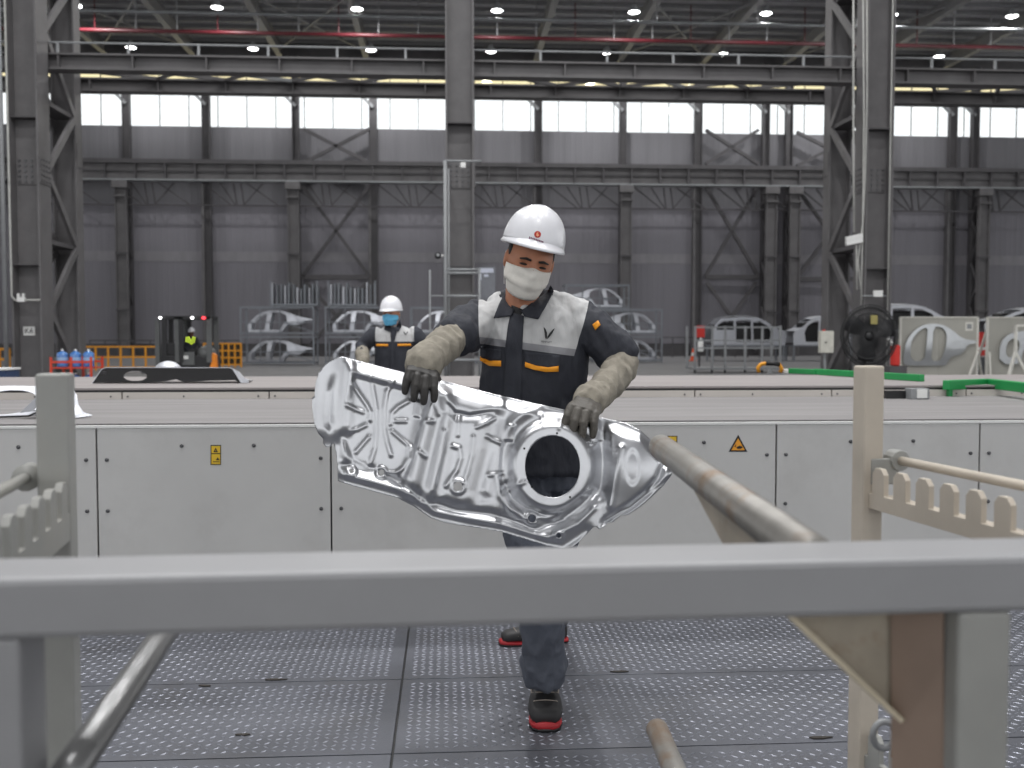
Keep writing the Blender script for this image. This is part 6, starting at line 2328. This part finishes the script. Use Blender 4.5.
def board(pxs, pys, D, label, flip=False, main=True, rz=0.0):
    a, b = hity(pxs[0], 350, D).x, hity(pxs[1], 350, D).x
    z1 = hity(940, pys[0], D).z
    z0 = hity(940, pys[1], D).z
    W = b - a
    t = thing('display_board', label, 'display board', ((a + b) / 2, D, 0))
    half = (b - a) / 2
    for k in range(2):
        ob('board_panel', MB().box(a + k * half + 0.003, a + (k + 1) * half - 0.003, D, D + 0.02, z0, z1), M_BOARD, t)
    for x in (a, b):
        ob('frame_upright', MB().box(x - 0.03, x + 0.03, D - 0.03, D + 0.05, 0, z1 + 0.03), M_FRAMEW, t)
    ob('frame_rail', MB().box(a, b, D - 0.03, D + 0.05, z1, z1 + 0.04), M_FRAMEW, t)
    for x in (b if main else a + 0.05,):
        for dx in ((-0.48, 0.42) if main else (-0.1, 0.42)):
            ob('stay', MB().bar((x, D - 0.05, z0 + (z1 - z0) * 0.48), (x + dx, D - 0.35 if dx < 0 else D + 0.4, 0.0), 0.06, 0.06), M_FRAMEW, t)
    ob('tag_sheet', MB().box(b - 0.38, b - 0.14, D - 0.012, D, z1 - 0.38, z1 - 0.12), M_FRAMEW, t)
    ob('tag_print', MB().box(b - 0.33, b - 0.19, D - 0.016, D - 0.012, z1 - 0.32, z1 - 0.18), M_STEELL, t)
    ob('rear_stay', MB().bar((a, D + 0.05, z1 - 0.4), (a, D + 0.9, 0.0), 0.06, 0.06), M_FRAMEW, t)
    return a, b, z0, z1


DB = 29.0
a, b, z0, z1 = board((900, 977), (318, 384), DB, 'grey display board with a car side and a single white stay')
k = (b - a) / 3.55
o1 = [(0.05, 0.10), (0.06, 0.75), (0.28, 1.28), (0.75, 1.68), (1.25, 1.80), (1.80, 1.78), (2.25, 1.55), (2.75, 1.15), (3.35, 1.08), (3.38, 0.98), (2.95, 0.92), (2.85, 0.62), (2.55, 0.46), (2.25, 0.42), (2.05, 0.10), (1.95, 0.02), (0.3, 0.02)]
h1 = smooth_loop([(0.42, 0.22), (0.34, 0.75), (0.42, 1.15), (0.80, 1.55), (1.15, 1.66), (1.12, 1.20), (1.06, 0.75), (1.02, 0.22)], 1)
h2 = smooth_loop([(1.32, 0.22), (1.34, 0.80), (1.42, 1.68), (1.80, 1.66), (2.02, 1.42), (2.00, 0.95), (1.90, 0.55), (1.76, 0.22)], 1)
zc = z0 + 0.16 * 30 / 29
o = shape_obj('car_side_exhibit', [(x_ * k, z_ * k * 1.05) for x_, z_ in smooth_loop(o1, 1)], [[(x_ * k, z_ * k * 1.05) for x_, z_ in h] for h in (h1, h2)], Matrix.Translation((a + 0.03, DB - 0.05, hity(940, 366, DB).z)), mat('exhibit_steel', (176, 178, 180), 0.3, 0.9, 0.06, 4), None, 0.035, bend=lambda x, z: -0.05 * math.exp(-((z - 0.9 * k) / 0.5) ** 2), sub=0.25)
tag(o, 'polished car body side mounted on the front display board', 'car panel')
a, b, z0, z1 = board((987, 1075), (318, 384), DB + 1.2, 'second grey display board cut by the frame edge', main=False)
o = shape_obj('curved_exhibit', [(x_ * 0.75, z_ * 0.75) for x_, z_ in smooth_loop([(0.0, 0.0), (0.0, 0.9), (0.4, 1.3), (1.2, 1.4), (1.4, 1.2), (0.9, 0.5), (0.9, 0.0)], 1)], [[(x_ * 0.75, z_ * 0.75) for x_, z_ in smooth_loop([(0.25, 0.25), (0.25, 0.85), (0.55, 1.1), (0.85, 0.9), (0.7, 0.35)], 1)]], Matrix.Translation((a + 0.35, DB + 1.1, hity(1000, 365, DB).z)), MATS['exhibit_steel'], None, 0.03, bend=lambda x, z: -0.06 * math.sin(x * 2), sub=0.2)
tag(o, 'polished curved pressing mounted on the second display board', 'car panel')
p = hity(1000, 352, DB - 1.5)
t = thing('exhibit_stand', 'white tripod stand in front of the second display board', 'stand', (p.x, DB - 1.5, 0))
top = V((hity(1016, 326, DB - 1.5).x, DB - 1.5, hity(1016, 352, DB - 1.5).z))
for px, dy in ((1003, -0.2), (1012, 0.3), (1030, -0.1)):
    ob('stand_leg', MB().bar(top, V((hity(px, 380, DB - 1.5).x, DB - 1.5 + dy, 0)), 0.07, 0.07), M_FRAMEW, t)
ob('stand_mast', MB().bar(top, top + V((0, 0, 0.75)), 0.07, 0.07), M_FRAMEW, t)
ob('stand_arm', MB().bar(top + V((0, 0, 0.75)), top + V((0.9, 0, 0.75)), 0.06, 0.06), M_FRAMEW, t)
# dark rolled sheet and red cabinets behind
p = hity(992, 368, 33.0)
t = thing('dark_machine', 'dark grey rounded machine cover standing between the display boards', 'machine', (p.x, 33.0, 0))
x0, x1 = hity(978, 368, 33.0).x, hity(1040, 368, 33.0).x
prof = [(0.0, 0.0), (0.0, hity(992, 362, 33).z), (0.12, hity(992, 357.5, 33).z), (0.5, hity(992, 356, 33).z), (1.0, hity(992, 358, 33).z), (1.1, 0.0)]
ob('cover', MB().prism([V((x0, 33.0 + a_, b_)) for a_, b_ in prof], (x1 - x0, 0, 0)), mat('dark_cover', (82, 84, 88), 0.4, 0.3), t, bevel=0.03)
ob('cover_band', MB().box(hity(989, 360, 32.9).x, hity(991.5, 360, 32.9).x, 32.96, 33.0, 0.4, hity(992, 361, 33).z), M_STEELL, t)
ob('cover_arch', MB().box(hity(1003, 360, 32.9).x, hity(1012, 360, 32.9).x, 32.97, 33.0, 0.05, hity(992, 362, 33).z), M_BLACK, t)
for i, px in enumerate((979, 986)):
    p = hity(px, 342, 38.0 + i * 2)
    w_ = 0.1 if i == 0 else 0.15
    t = thing('red_cabinet', ['narrow red cabinet peeking out beside the front display board', 'red cabinet with a white band behind the gap of the boards'][i], 'cabinet', (p.x, 38.0 + 2 * i, 0))
    ob('cabinet_body', MB().box(p.x - w_, p.x + w_, 38.0 + 2 * i, 38.4 + 2 * i, 0, hity(px, 332, 38 + 2 * i).z), M_EXT, t)
    ob('cabinet_band', MB().box(p.x - w_ - 0.005, p.x + w_ + 0.005, 37.99 + 2 * i, 38.05 + 2 * i, hity(px, 350, 38 + 2 * i).z, hity(px, 347, 38 + 2 * i).z), M_WHITE, t)
